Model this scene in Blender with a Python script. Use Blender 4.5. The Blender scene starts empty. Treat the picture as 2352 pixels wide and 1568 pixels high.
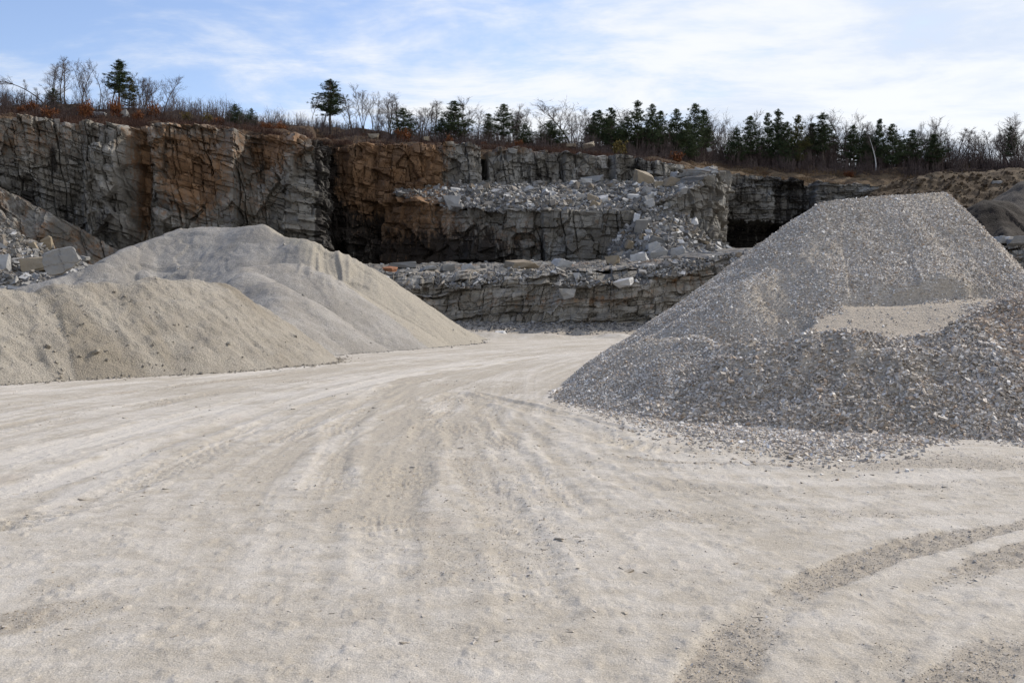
import bpy, math, random
import numpy as np
from mathutils import Vector, Matrix, Euler
from mathutils import noise
import bmesh

C = bpy.context.scene.collection
RNG = np.random.default_rng(11)
random.seed(5)

# ------------------------------------------------------------------ camera, sky, sun, exposure
H, F, CX, HV = 2.4, 2297.0, 1176.0, 708.0      # eye height; focal length, centre and horizon in traced units
cam = bpy.data.cameras.new("camera"); camo = bpy.data.objects.new("camera", cam); C.objects.link(camo)
cam.sensor_width = 36; cam.lens = 36 * F / 2352; cam.shift_y = -(784 - HV) / 2352
cam.clip_start = 0.1; cam.clip_end = 9000
camo.location = (0, 0, H); camo.rotation_euler = (math.radians(90), 0, 0)
bpy.context.scene.camera = camo

SUN_AZ, SUN_EL = math.radians(54), math.radians(39.5)      # azimuth clockwise from +Y (the view direction)
sd = Vector((math.sin(SUN_AZ) * math.cos(SUN_EL), math.cos(SUN_AZ) * math.cos(SUN_EL), math.sin(SUN_EL)))
sun = bpy.data.lights.new("sun", 'SUN'); suno = bpy.data.objects.new("sun", sun); C.objects.link(suno)
sun.energy = 4.4; sun.angle = math.radians(2.5); sun.color = (1.0, 0.93, 0.83)
suno.rotation_euler = (-sd).to_track_quat('-Z', 'Y').to_euler(); suno.location = (60, 40, 80)

w = bpy.data.worlds.new("World"); bpy.context.scene.world = w; w.use_nodes = True
NT = w.node_tree; NT.nodes.clear()


class G:
    """small helper to write node graphs"""
    def __init__(s, nt): s.nt = nt
    def n(s, t, **kw):
        nd = s.nt.nodes.new(t)
        for k, v in kw.items():
            if k[:2] == 'i_':
                nd.inputs[int(k[2:])].default_value = v
            else: setattr(nd, k, v)
        return nd
    def l(s, a, b): s.nt.links.new(a, b)
    def set(s, sock, val):
        if isinstance(val, bpy.types.NodeSocket): s.l(val, sock)
        else: sock.default_value = val
    def math(s, op, a, b=0.0, c=0.0, clamp=False):
        nd = s.n('ShaderNodeMath', operation=op, use_clamp=clamp)
        s.set(nd.inputs[0], a); s.set(nd.inputs[1], b); s.set(nd.inputs[2], c)
        return nd.outputs[0]
    def mix(s, f, a, b, mode='MIX'):
        nd = s.n('ShaderNodeMix', data_type='RGBA', blend_type=mode)
        s.set(nd.inputs[0], f)
        for i, v in ((6, a), (7, b)):
            if isinstance(v, tuple) and len(v) == 3: v = v + (1,)
            s.set(nd.inputs[i], v)
        return nd.outputs[2]
    def noise(s, vec, scale, detail=4, rough=.55, dist=0.0):
        nd = s.n('ShaderNodeTexNoise'); s.l(vec, nd.inputs['Vector'])
        nd.inputs['Scale'].default_value = scale; nd.inputs['Detail'].default_value = detail
        nd.inputs['Roughness'].default_value = rough; nd.inputs['Distortion'].default_value = dist
        return nd.outputs[0]
    def vor(s, vec, scale, feature='F1', out=0):
        nd = s.n('ShaderNodeTexVoronoi', feature=feature); s.l(vec, nd.inputs['Vector']); nd.inputs['Scale'].default_value = scale
        return nd.outputs[out]
    def step(s, x, a, b):
        nd = s.n('ShaderNodeMapRange', interpolation_type='SMOOTHSTEP')
        s.set(nd.inputs[0], x); nd.inputs[1].default_value = a; nd.inputs[2].default_value = b
        return nd.outputs[0]
    def mapping(s, vec, scale=(1, 1, 1), rot=(0, 0, 0)):
        nd = s.n('ShaderNodeMapping'); s.l(vec, nd.inputs[0])
        nd.inputs['Scale'].default_value = scale; nd.inputs['Rotation'].default_value = rot
        return nd.outputs[0]


g = G(NT)
sky = g.n('ShaderNodeTexSky', sky_type='NISHITA', sun_disc=False)
sky.sun_elevation = SUN_EL; sky.sun_rotation = SUN_AZ; sky.dust_density = 0.6; sky.ozone_density = 1.6; sky.air_density = 1.0
tc = g.n('ShaderNodeTexCoord').outputs['Generated']
sep = g.n('ShaderNodeSeparateXYZ'); g.l(tc, sep.inputs[0])
dz = g.math('ADD', g.math('MAXIMUM', sep.outputs[2], 0.0), 0.10)
comb = g.n('ShaderNodeCombineXYZ')
g.l(g.math('DIVIDE', sep.outputs[0], dz), comb.inputs[0]); g.l(g.math('DIVIDE', sep.outputs[1], dz), comb.inputs[1])
p1 = g.mapping(comb.outputs[0], (1.0, 0.8, 1), (0, 0, math.radians(-24)))
n1 = g.noise(p1, 0.75, 7, .6, .5)
n2 = g.noise(g.mapping(comb.outputs[0], (1.0, 1.3, 1), (0, 0, math.radians(20))), 1.6, 6, .62, .3)
# where the cloud deck is closed: to the right of the view and low over the horizon
f = g.math('ADD', g.math('MULTIPLY', sep.outputs[0], 1.25), g.math('MULTIPLY', g.math('SUBTRACT', 0.165, sep.outputs[2]), 2.2))
f = g.math('ADD', f, g.math('MULTIPLY', g.math('SUBTRACT', n1, 0.5), 1.5))
f = g.math('ADD', f, g.math('MULTIPLY', g.math('SUBTRACT', n2, 0.5), 1.7))
# thin cloud added overhead and behind, out of view, to whiten the fill light
f = g.math('ADD', f, g.math('MULTIPLY', g.step(sep.outputs[2], .34, .7), 0.5)); f = g.math('ADD', f, g.math('MULTIPLY', g.step(sep.outputs[1], .25, -.4), 0.45))
fac = g.step(f, -0.72, 0.02)
bluer = g.mix(1.0, sky.outputs[0], (1.24, 1.17, 1.25), 'MULTIPLY')
cl = g.mix(g.math('MULTIPLY', fac, 0.92), bluer, g.mix(g.step(n2, .30, .62), (5.0, 5.6, 6.6), (6.9, 7.0, 7.1)))
bg = g.n('ShaderNodeBackground'); bg.inputs[1].default_value = 0.15
g.l(cl, bg.inputs[0]); wo = g.n('ShaderNodeOutputWorld'); g.l(bg.outputs[0], wo.inputs[0])

vs = bpy.context.scene.view_settings
vs.view_transform = 'Standard'; vs.look = 'None'; vs.gamma = 1; vs.exposure = -0.08; vs.use_curve_mapping = False

# ------------------------------------------------------------------ numeric helpers
def X_(u, Y): return (np.asarray(u, float) - CX) * Y / F
def Z_(v, Y): return H - (np.asarray(v, float) - HV) * Y / F
def at(u, v, Y): return np.array([X_(u, Y), Y, Z_(v, Y)], float)
def gp(u, v):                                   # a point of the level quarry floor
    Y = H * F / (v - HV); return np.array([(u - CX) * Y / F, Y])
def lerp(xs, tab, k):
    t = np.asarray(tab, float); return np.interp(xs, t[:, 0], t[:, k])
def sm(x, a, b):
    t = np.clip((x - a) / (b - a), 0, 1); return t * t * (3 - 2 * t)
def h2(ix, iy, seed):
    n = (ix.astype(np.int64) * 374761393 + iy.astype(np.int64) * 668265263 + seed * 974634777) & 0xffffffff
    n = ((n ^ (n >> 13)) * 1274126177) & 0xffffffff
    n = ((n ^ (n >> 16)) * 2246822519) & 0xffffffff
    n = n ^ (n >> 15)
    return (n & 0xffffff) / float(0xffffff)
def vn(x, y, seed=0):
    x0 = np.floor(x); y0 = np.floor(y); fx = x - x0; fy = y - y0
    fx = fx * fx * fx * (fx * (fx * 6 - 15) + 10); fy = fy * fy * fy * (fy * (fy * 6 - 15) + 10)
    a = h2(x0, y0, seed); b = h2(x0 + 1, y0, seed); c = h2(x0, y0 + 1, seed); d = h2(x0 + 1, y0 + 1, seed)
    return (a + (b - a) * fx) * (1 - fy) + (c + (d - c) * fx) * fy - 0.5
def fbm(x, y, seed=0, oc=4, gain=.5):
    r = 0; a = 1
    for i in range(oc):
        r = r + a * vn(x * 2 ** i + 17.3 * i, y * 2 ** i - 9.1 * i, seed + i * 7); a *= gain
    return r
def cells(x, y, seed, jit=.8, sq=.7):
    """blocky cellular pattern: random value and tilt per cell, local offsets, distance to the joint"""
    x0 = np.floor(x); y0 = np.floor(y)
    F1 = np.full(x.shape, 9.); F2 = np.full(x.shape, 9.); ci = np.zeros(x.shape); cj = np.zeros(x.shape)
    lx = np.zeros(x.shape); ly = np.zeros(x.shape)
    for i in (-1, 0, 1):
        for j in (-1, 0, 1):
            a = x0 + i; b = y0 + j
            px = a + .5 + jit * (h2(a, b, seed) - .5); py = b + .5 + jit * (h2(a, b, seed + 1) - .5)
            dx = x - px; dy = y - py
            d = sq * np.maximum(abs(dx), abs(dy)) + (1 - sq) * np.hypot(dx, dy)
            nw = d < F1
            F2 = np.where(nw, F1, np.minimum(F2, d)); F1 = np.where(nw, d, F1)
            ci = np.where(nw, a, ci); cj = np.where(nw, b, cj); lx = np.where(nw, dx, lx); ly = np.where(nw, dy, ly)
    return (h2(ci, cj, seed + 2) - .5, h2(ci, cj, seed + 3) - .5, h2(ci, cj, seed + 4) - .5, lx, ly, F2 - F1)

def cut1(x, seed, lane):
    """1-D cells with jittered joints: cell id, position -.5..+.5 and distance to the nearer joint"""
    j = np.floor(x); e = lambda k: k + .9 * (h2(k, lane, seed) - .5)
    j = np.where(x < e(j), j - 1, j); j = np.where(x >= e(j + 1), j + 1, j)
    a = e(j); b = e(j + 1); t = (x - a) / np.maximum(b - a, .05)
    return j, t - .5, np.minimum(x - a, b - x)
def bricks(x, y, seed):
    """bedded, jointed rock: facetted relief of blocks -1..1, the block's random value and the open joints"""
    row, ly, ey = cut1(y, seed, np.zeros(y.shape))
    xs = x * (.65 + .8 * h2(row, row * 0, seed + 1)) + 53.7 * h2(row, row * 0 + 1, seed + 1)
    col, lx, ex = cut1(xs, seed + 2, row)
    q = lambda k: h2(col, row, seed + k) - .5
    d = np.minimum(q(3) * 1.5 + 1.5 * q(4) * lx + 1.3 * q(5) * ly - .25 * ly, q(3) * 1.5 + .28 + 2.6 * q(6) * lx + 2.4 * q(7) * ly)
    gap = np.where(h2(col, row, seed + 8) > .76, 1 - sm(np.minimum(ex, ey * 1.0), 0, .07), 0)
    return d, q(9), gap

# ------------------------------------------------------------------ mesh helpers
def mk_mesh(name, V, polys, mats=(), smooth=False, attrs=None):
    """polys: list of (M,k) integer arrays"""
    me = bpy.data.meshes.new(name); V = np.ascontiguousarray(V, np.float32)
    me.vertices.add(len(V)); me.vertices.foreach_set('co', V.ravel())
    tot = sum(p.size for p in polys); npol = sum(len(p) for p in polys)
    me.loops.add(tot); me.polygons.add(npol)
    me.loops.foreach_set('vertex_index', np.concatenate([p.ravel() for p in polys]).astype(np.int32))
    cnt = np.concatenate([np.full(len(p), p.shape[1]) for p in polys])
    me.polygons.foreach_set('loop_start', np.concatenate([[0], np.cumsum(cnt)[:-1]]).astype(np.int32))
    me.polygons.foreach_set('use_smooth', np.full(npol, bool(smooth)))
    for k, a in (attrs or {}).items():
        at_ = me.attributes.new(k, 'FLOAT', 'POINT'); at_.data.foreach_set('value', np.ascontiguousarray(a, np.float32).ravel())
    for m in mats: me.materials.append(m)
    me.update(calc_edges=True); me.validate()
    return me
def link(name, me, parent=None, **props):
    o = bpy.data.objects.new(name, me); C.objects.link(o)
    if parent is not None: o.parent = parent
    for k, v in props.items():
        if v: o[k] = v
    return o
def grid_faces(nr, nc, keep=None):
    i = np.arange(nr - 1)[:, None] * nc + np.arange(nc - 1)[None, :]
    q = np.stack([i, i + 1, i + nc + 1, i + nc], -1).reshape(-1, 4)
    return q if keep is None else q[keep[q].all(1)]
def rotmats(n, rng, flat=None):
    q = rng.normal(size=(n, 4)); q /= np.linalg.norm(q, axis=1)[:, None]
    if flat is not None:                                    # mostly lying flat: small tilt, free heading
        a = rng.uniform(0, 2 * np.pi, n); tx = rng.normal(0, flat, n); ty = rng.normal(0, flat, n)
        ca, sa = np.cos(a), np.sin(a); R = np.zeros((n, 3, 3)); R[:, 2, 2] = 1
        R[:, 0, 0] = ca; R[:, 0, 1] = -sa; R[:, 1, 0] = sa; R[:, 1, 1] = ca
        T = np.zeros((n, 3, 3)); T[:, 0, 0] = np.cos(ty); T[:, 0, 2] = np.sin(ty); T[:, 1, 1] = 1; T[:, 2, 0] = -np.sin(ty); T[:, 2, 2] = np.cos(ty)
        S = np.zeros((n, 3, 3)); S[:, 0, 0] = 1; S[:, 1, 1] = np.cos(tx); S[:, 1, 2] = -np.sin(tx); S[:, 2, 1] = np.sin(tx); S[:, 2, 2] = np.cos(tx)
        return S @ T @ R
    w_, x, y, z = q.T
    return np.stack([1 - 2 * (y * y + z * z), 2 * (x * y - z * w_), 2 * (x * z + y * w_), 2 * (x * y + z * w_), 1 - 2 * (x * x + z * z),
                     2 * (y * z - x * w_), 2 * (x * z - y * w_), 2 * (y * z + x * w_), 1 - 2 * (x * x + y * y)], 1).reshape(n, 3, 3)
BOXV = np.array([[-1, -1, -1], [1, -1, -1], [1, 1, -1], [-1, 1, -1], [-1, -1, 1], [1, -1, 1], [1, 1, 1], [-1, 1, 1]], float) * .5
BOXF = np.array([[0, 3, 2, 1], [4, 5, 6, 7], [0, 1, 5, 4], [1, 2, 6, 5], [2, 3, 7, 6], [3, 0, 4, 7]])
BOXT = np.concatenate([BOXF[:, [0, 1, 2]], BOXF[:, [0, 2, 3]]])
def stones(P, size, rng, aspect=(1, .75, .5), jit=.26, flat=None, tone=None):
    """many angular stones in one vertex array"""
    n = len(P); S = size[:, None] * (np.array(aspect)[None] * rng.uniform(.7, 1.3, (n, 3)))
    V = BOXV[None] + rng.uniform(-jit, jit, (n, 8, 3)); V = V * S[:, None, :]
    V = np.einsum('nij,nkj->nki', rotmats(n, rng, flat), V) + P[:, None, :]
    Fc = (BOXT[None] + 8 * np.arange(n)[:, None, None]).reshape(-1, 3)
    t = np.repeat(rng.uniform(0, 1, n) if tone is None else tone, 8)
    return V.reshape(-1, 3), Fc, t

# ------------------------------------------------------------------ materials
def new_mat(name, rough=.9):
    m = bpy.data.materials.new(name); m.use_nodes = True; nt = m.node_tree; nt.nodes.clear(); gg = G(nt)
    b = gg.n('ShaderNodeBsdfPrincipled'); o = gg.n('ShaderNodeOutputMaterial'); gg.l(b.outputs[0], o.inputs[0])
    b.inputs['Roughness'].default_value = rough; b.inputs['Specular IOR Level'].default_value = .25
    gg.b = b; gg.pos = gg.n('ShaderNodeNewGeometry').outputs['Position']
    return m, gg
def attr(gg, name):
    a = gg.n('ShaderNodeAttribute'); a.attribute_name = name; return a.outputs['Fac']
def bump(gg, h, strength=.5, dist=.1):
    b = gg.n('ShaderNodeBump'); b.inputs['Strength'].default_value = strength; b.inputs['Distance'].default_value = dist
    gg.l(h, b.inputs['Height']); gg.l(b.outputs[0], gg.b.inputs['Normal'])

def rock_mat():
    m, k = new_mat("quarry_rock", .85)
    n1 = k.noise(k.pos, .35, 6, .6); n2 = k.noise(k.pos, 2.2, 6, .65); n3 = k.noise(k.mapping(k.pos, (1.4, 1.4, .14)), .9, 5, .65)
    bed = k.noise(k.mapping(k.pos, (.25, .25, 3.2), (0.06, .08, 0)), .7, 5, .6)
    base = k.mix(k.step(n1, .38, .64), (.14, .128, .108), (.26, .25, .23))
    base = k.mix(k.math('MULTIPLY', k.step(n2, .45, .7), .6), base, (.11, .105, .10))
    base = k.mix(k.math('MULTIPLY', k.step(bed, .52, .62), .45), base, (.125, .11, .09))
    rust = attr(k, 'rust'); dark = attr(k, 'dark'); tone = attr(k, 'tone')
    rc = k.mix(n2, (.08, .036, .015), (.30, .17, .08))
    rf = k.step(k.math('ADD', rust, k.math('MULTIPLY', k.math('SUBTRACT', k.math('ADD', k.math('MULTIPLY', k.noise(k.pos, 1.3, 7, .75), .6), k.math('MULTIPLY', n3, .4)), .5), 2.6)), .3, .85)
    base = k.mix(k.math('MULTIPLY', rf, .85), base, rc)
    df = k.step(k.math('ADD', dark, k.math('MULTIPLY', k.math('SUBTRACT', n3, .5), 1.7)), .4, .75)
    base = k.mix(k.math('MULTIPLY', df, .93), base, (.022, .019, .017))
    base = k.mix(1.0, base, k.mix(tone, (.62, .62, .63), (1.32, 1.31, 1.29)), 'MULTIPLY')
    k.l(base, k.b.inputs['Base Color'])
    bump(k, k.math('ADD', k.math('MULTIPLY', n2, .6), k.math('ADD', k.noise(k.pos, 7, 5, .65), k.math('MULTIPLY', bed, .5))), .7, .16)
    return m
def stone_mat(name, ramp, tone_attr=True, nscale=9, rough=.75, spec=.35, bscale=30):
    m, k = new_mat(name, rough); k.b.inputs['Specular IOR Level'].default_value = spec
    if tone_attr: t = attr(k, 'tone')
    else: t = k.n('ShaderNodeObjectInfo').outputs['Random']
    cr = k.n('ShaderNodeValToRGB'); k.l(t, cr.inputs[0]); e = cr.color_ramp.elements
    e[0].position = ramp[0][0]; e[0].color = (*ramp[0][1], 1); e[1].position = ramp[-1][0]; e[1].color = (*ramp[-1][1], 1)
    for p, c in ramp[1:-1]:
        q = e.new(p); q.color = (*c, 1)
    n = k.noise(k.pos, nscale, 5, .6)
    k.l(k.mix(1.0, cr.outputs[0], k.mix(n, (.6, .6, .6), (1.35, 1.35, 1.35)), 'MULTIPLY'), k.b.inputs['Base Color'])
    bump(k, k.noise(k.pos, bscale, 4, .6), .4, .6 / bscale)
    return m
def plain_mat(name, c0, c1, scale=3, rough=.9):
    m, k = new_mat(name, rough)
    k.l(k.mix(k.step(k.noise(k.pos, scale, 5, .6), .35, .65), c0, c1), k.b.inputs['Base Color']); return m
def sand_mat(name, c0, c1, c2, grain=26, bstr=.6, speck=.5):
    """loose crushed material: patches c0/c1, coarse patches of colour c2 by the 'grit' attribute, grains"""
    m, k = new_mat(name, .95)
    n1 = k.noise(k.pos, .45, 6, .6); n2 = k.noise(k.pos, 5.5, 5, .65); gr = k.noise(k.pos, grain, 3, .7); v = k.vor(k.pos, grain * .8)
    base = k.mix(k.step(k.math('ADD', k.math('MULTIPLY', n1, .7), k.math('MULTIPLY', n2, .3)), .40, .60), c0, c1)
    base = k.mix(k.step(k.math('ADD', attr(k, 'grit'), k.math('MULTIPLY', k.math('SUBTRACT', n2, .5), .8)), .3, .8), base, c2)
    base = k.mix(1.0, base, k.mix(k.step(gr, .3, .7), (1 - speck * .6,) * 3, (1 + speck * .45,) * 3), 'MULTIPLY')
    k.l(base, k.b.inputs['Base Color'])
    bump(k, k.math('ADD', k.math('MULTIPLY', gr, .5), k.math('ADD', k.math('MULTIPLY', v, .5), k.math('MULTIPLY', n2, 1.6))), bstr, .07)
    return m
def ground_mat():
    m, k = new_mat("crushed_stone_floor", .93)
    n1 = k.noise(k.pos, .28, 5, .6); n2 = k.noise(k.pos, 2.4, 6, .68); fine = k.noise(k.pos, 75, 3, .75); mid = k.noise(k.pos, 11, 5, .7)
    pale = attr(k, 'pale'); grit = attr(k, 'grit')
    t = k.math('ADD', k.math('ADD', k.math('MULTIPLY', n1, .45), k.math('MULTIPLY', n2, .55)), k.math('MULTIPLY', pale, .24))
    base = k.mix(k.step(t, .38, .66), (.40, .356, .292), (.535, .495, .438))
    base = k.mix(k.math('MULTIPLY', k.step(k.noise(k.pos, .6, 4, .6), .6, .75), .35), base, (.37, .29, .215))      # brownish damp patches
    gf = k.step(k.math('ADD', grit, k.math('MULTIPLY', k.math('SUBTRACT', k.math('ADD', k.math('MULTIPLY', mid, .6), k.math('MULTIPLY', n2, .4)), .5), 1.6)), .38, .75)
    base = k.mix(k.math('MULTIPLY', gf, .55), base, (.30, .255, .20))  # coarse grit, and the shade painted in along the bench foot
    base = k.mix(1.0, base, k.mix(k.step(fine, .28, .72), (.70, .70, .70), (1.26, 1.26, 1.26)), 'MULTIPLY')
    k.l(base, k.b.inputs['Base Color'])
    bump(k, k.math('ADD', k.math('MULTIPLY', mid, 1.2), k.math('ADD', k.math('MULTIPLY', fine, .35), k.math('MULTIPLY', n2, 1.0))), .5, .045)
    return m
def soil_mat():
    m, k = new_mat("brown_heath", .95)
    n1 = k.noise(k.pos, .22, 6, .65); n2 = k.noise(k.pos, 1.6, 6, .7)
    base = k.mix(k.step(n2, .4, .62), (.045, .030, .020), (.12, .075, .042))
    base = k.mix(k.step(k.math('ADD', attr(k, 'bare'), k.math('SUBTRACT', n1, .5)), .35, .65), base, k.mix(n2, (.115, .075, .04), (.215, .155, .09)))
    k.l(base, k.b.inputs['Base Color']); bump(k, k.math('ADD', n2, k.noise(k.pos, 6, 4, .7)), .8, .25); return m

M_ROCK = rock_mat(); M_GROUND = ground_mat(); M_SOIL = soil_mat()
M_TAN = sand_mat("tan_stone_dust", (.282, .252, .207), (.34, .308, .258), (.255, .223, .175), 24, .75)
M_GREYP = sand_mat("grey_stone_dust", (.265, .245, .217), (.33, .31, .282), (.335, .303, .25), 20, .6, .6)
M_GBASE = sand_mat("gravel_fines", (.40, .36, .305), (.48, .435, .38), (.42, .365, .295), 22, .5, .5)
M_GRAV = stone_mat("crushed_gravel", [(0, (.28, .24, .195)), (.35, (.45, .40, .345)), (.60, (.54, .495, .435)), (.70, (.42, .31, .215)), (.78, (.56, .515, .465)), (1, (.84, .81, .76))], rough=.7, spec=.35)
M_FLOORST = stone_mat("floor_crumbs", [(0, (.34, .285, .22)), (.5, (.42, .37, .30)), (.85, (.51, .465, .41)), (1, (.75, .72, .68))])
M_RUB = stone_mat("broken_rock", [(0, (.12, .115, .108)), (.5, (.235, .228, .218)), (.75, (.22, .18, .135)), (.84, (.31, .305, .295)), (1, (.52, .515, .505))], nscale=1.4, bscale=5)
M_ROCKOBJ = stone_mat("boulder_stone", [(0, (.15, .145, .135)), (.5, (.24, .235, .225)), (1, (.36, .355, .345))], False, 1.1, bscale=4)
M_WHITE = stone_mat("pale_boulder", [(0, (.36, .355, .345)), (1, (.50, .495, .485))], False, 1.1, bscale=4)
M_BROWN = stone_mat("brown_boulder", [(0, (.20, .155, .105)), (1, (.29, .24, .17))], False, 1.1, bscale=4)
M_RUSTY = stone_mat("rusty_boulder", [(0, (.24, .09, .04)), (1, (.30, .13, .06))], False, 1.1, bscale=4)
M_SOILP = sand_mat("dark_topsoil", (.016, .012, .009), (.034, .026, .02), (.055, .045, .036), 8, .9)
M_DIRT = sand_mat("brown_dirt", (.05, .032, .017), (.095, .064, .035), (.15, .11, .068), 7, .9)
M_BARK = plain_mat("grey_bark", (.07, .058, .05), (.13, .112, .10), 3)
M_BARKD = plain_mat("dark_bark", (.055, .042, .035), (.10, .08, .065), 3)
M_BIRCH = plain_mat("white_bark", (.45, .43, .40), (.66, .64, .61), 2)
M_TWIG = plain_mat("twigs", (.075, .055, .048), (.125, .10, .088), .6)
M_NEEDLE = plain_mat("pine_needles", (.030, .048, .022), (.070, .090, .038), .8)
M_NEEDLEB = plain_mat("olive_needles", (.050, .056, .018), (.10, .09, .030), .8)
M_BRUSH = plain_mat("brush_stems", (.060, .042, .038), (.125, .095, .085), .5)
M_RLEAF = plain_mat("rust_leaves", (.11, .035, .015), (.21, .085, .03), 1.5)
M_OLEAF = plain_mat("olive_leaves", (.10, .075, .02), (.19, .14, .045), 1.5)

# ------------------------------------------------------------------ quarry floor
def seg_dist(px, py, poly):
    """distance, signed side and run length from points to a polyline"""
    best = np.full(px.shape, 1e9); side = np.zeros(px.shape); run = np.zeros(px.shape); acc = 0.0
    for a, b in zip(poly[:-1], poly[1:]):
        d = b - a; L = math.hypot(*d); d = d / L
        rx = px - a[0]; ry = py - a[1]; t = np.clip(rx * d[0] + ry * d[1], 0, L)
        ox = rx - d[0] * t; oy = ry - d[1] * t; q = np.hypot(ox, oy); m_ = q < best
        best = np.where(m_, q, best); side = np.where(m_, np.sign(d[0] * ry - d[1] * rx), side); run = np.where(m_, acc + t, run); acc += L
    return best, side, run
def smooth_poly(pts, n=6):
    p = np.array(pts, float); out = []
    for i in range(len(p) - 1):
        p0 = p[max(i - 1, 0)]; p1_ = p[i]; p2 = p[i + 1]; p3 = p[min(i + 2, len(p) - 1)]
        for k in range(n):
            t = k / n
            out.append(.5 * ((2 * p1_) + (-p0 + p2) * t + (2 * p0 - 5 * p1_ + 4 * p2 - p3) * t * t + (-p0 + 3 * p1_ - 3 * p2 + p3) * t ** 3))
    out.append(p[-1]); return out
def gpath(pts): return smooth_poly([gp(*q) for q in pts])
# wheel tracks traced on the floor: (path, half width m, grit, paleness, rut depth, tread pitch)
TRACKS = [
    (gpath([(1600, 1620), (1660, 1530), (1740, 1430), (1850, 1350), (2000, 1282), (2150, 1240), (2352, 1205), (2500, 1185)]), .24, 1.1, -.2, .02, 0),
    (gpath([(1930, 1640), (2010, 1510), (2100, 1400), (2200, 1330), (2352, 1268), (2500, 1230)]), .30, .9, -.2, .015, 0),
    (gpath([(2180, 1600), (2352, 1460), (2500, 1380)]), .28, .9, -.2, .015, 0),
    (gpath([(2352, 1300), (2200, 1400), (2080, 1560)]), .18, .35, -.1, .01, 0),
    (gpath([(1050, 905), (1150, 920), (1260, 950), (1340, 985), (1420, 1015), (1560, 1035)]), .42, .25, -.1, .03, .34),
    (gpath([(1090, 900), (1220, 930), (1340, 960), (1460, 990)]), .18, .2, -.3, .03, .34),
    (gpath([(1400, 1050), (1560, 1066), (1660, 1066), (1760, 1068), (1880, 1074)]), .10, .75, -.1, -.035, .4),
    (gpath([(990, 1010), (1010, 930), (1060, 900)]), .45, .35, -.1, .01, .3),
    (gpath([(880, 1180), (930, 1040), (935, 950), (915, 900), (950, 870), (1010, 860)]), .5, .2, -.9, .01, .35),
    (gpath([(750, 1120), (770, 1040), (800, 960), (900, 880)]), .35, .3, -.1, .02, .3),
    (gpath([(1180, 1200), (1110, 1080), (1060, 980), (1045, 905)]), .5, .42, -.1, .02, .3),
    (gpath([(0, 1210), (300, 1120), (520, 1010), (720, 930), (1000, 870)]), .3, .25, -.1, .02, .3),
    (gpath([(0, 1130), (250, 1060), (480, 985), (750, 905), (1000, 855), (1300, 815)]), .4, .1, .7, .02, 0),
    (gpath([(0, 1060), (300, 990), (600, 915), (900, 858), (1200, 822), (1440, 800)]), .5, .0, .8, .02, 0),
    (gpath([(0, 985), (300, 935), (640, 880), (950, 838), (1250, 808)]), .5, .3, -.3, .02, .4),
    (gpath([(0, 905), (400, 872), (760, 838), (1050, 812)]), .35, .1, .9, .02, 0),
    (gpath([(0, 930), (380, 890), (700, 853), (1000, 825)]), .35, .45, -.3, .02, .4),
    (gpath([(620, 1195), (700, 1180), (800, 1160), (900, 1130)]), .25, .42, -.1, .0, 0),
    (gpath([(960, 1200), (1060, 1240), (1120, 1290), (1060, 1330), (980, 1320)]), .3, .38, -.1, .0, 0),
    (gpath([(1560, 1120), (1800, 1130), (2050, 1125), (2352, 1120)]), .3, .4, -.1, .02, 0),
    (gpath([(1500, 1085), (1800, 1105), (2100, 1095), (2352, 1080)]), .4, .1, .25, .01, 0),
    (gpath([(1500, 1180), (1800, 1190), (2100, 1165), (2352, 1165)]), .35, .4, -.1, .0, 0),
    (gpath([(640, 1010), (760, 950), (900, 905)]), .3, .35, -.1, .02, .28),
    (gpath([(1290, 1150), (1180, 1050), (1120, 960), (1090, 905)]), .35, .4, -.1, .02, .28),
    (gpath([(1480, 1120), (1320, 1060), (1200, 1000), (1110, 930)]), .35, .3, -.1, .02, .3),
    (gpath([(880, 1330), (900, 1180), (960, 1060), (985, 960)]), .3, .3, .2, .015, .28),
    (gpath([(1240, 1420), (1200, 1250), (1130, 1110)]), .3, .35, .1, .015, .3),
    (gpath([(1320, 925), (1420, 935), (1540, 965), (1660, 990)]), .25, .3, .4, .02, .3),
    (gpath([(1750, 1160), (1900, 1175), (2100, 1180), (2352, 1150)]), .2, .5, -.1, .01, 0),
    (gpath([(150, 1345), (260, 1310), (350, 1300)]), .3, .55, -.2, .0, 0),
    (gpath([(0, 1440), (160, 1400), (300, 1390)]), .3, .5, -.3, .0, 0),
]
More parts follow.
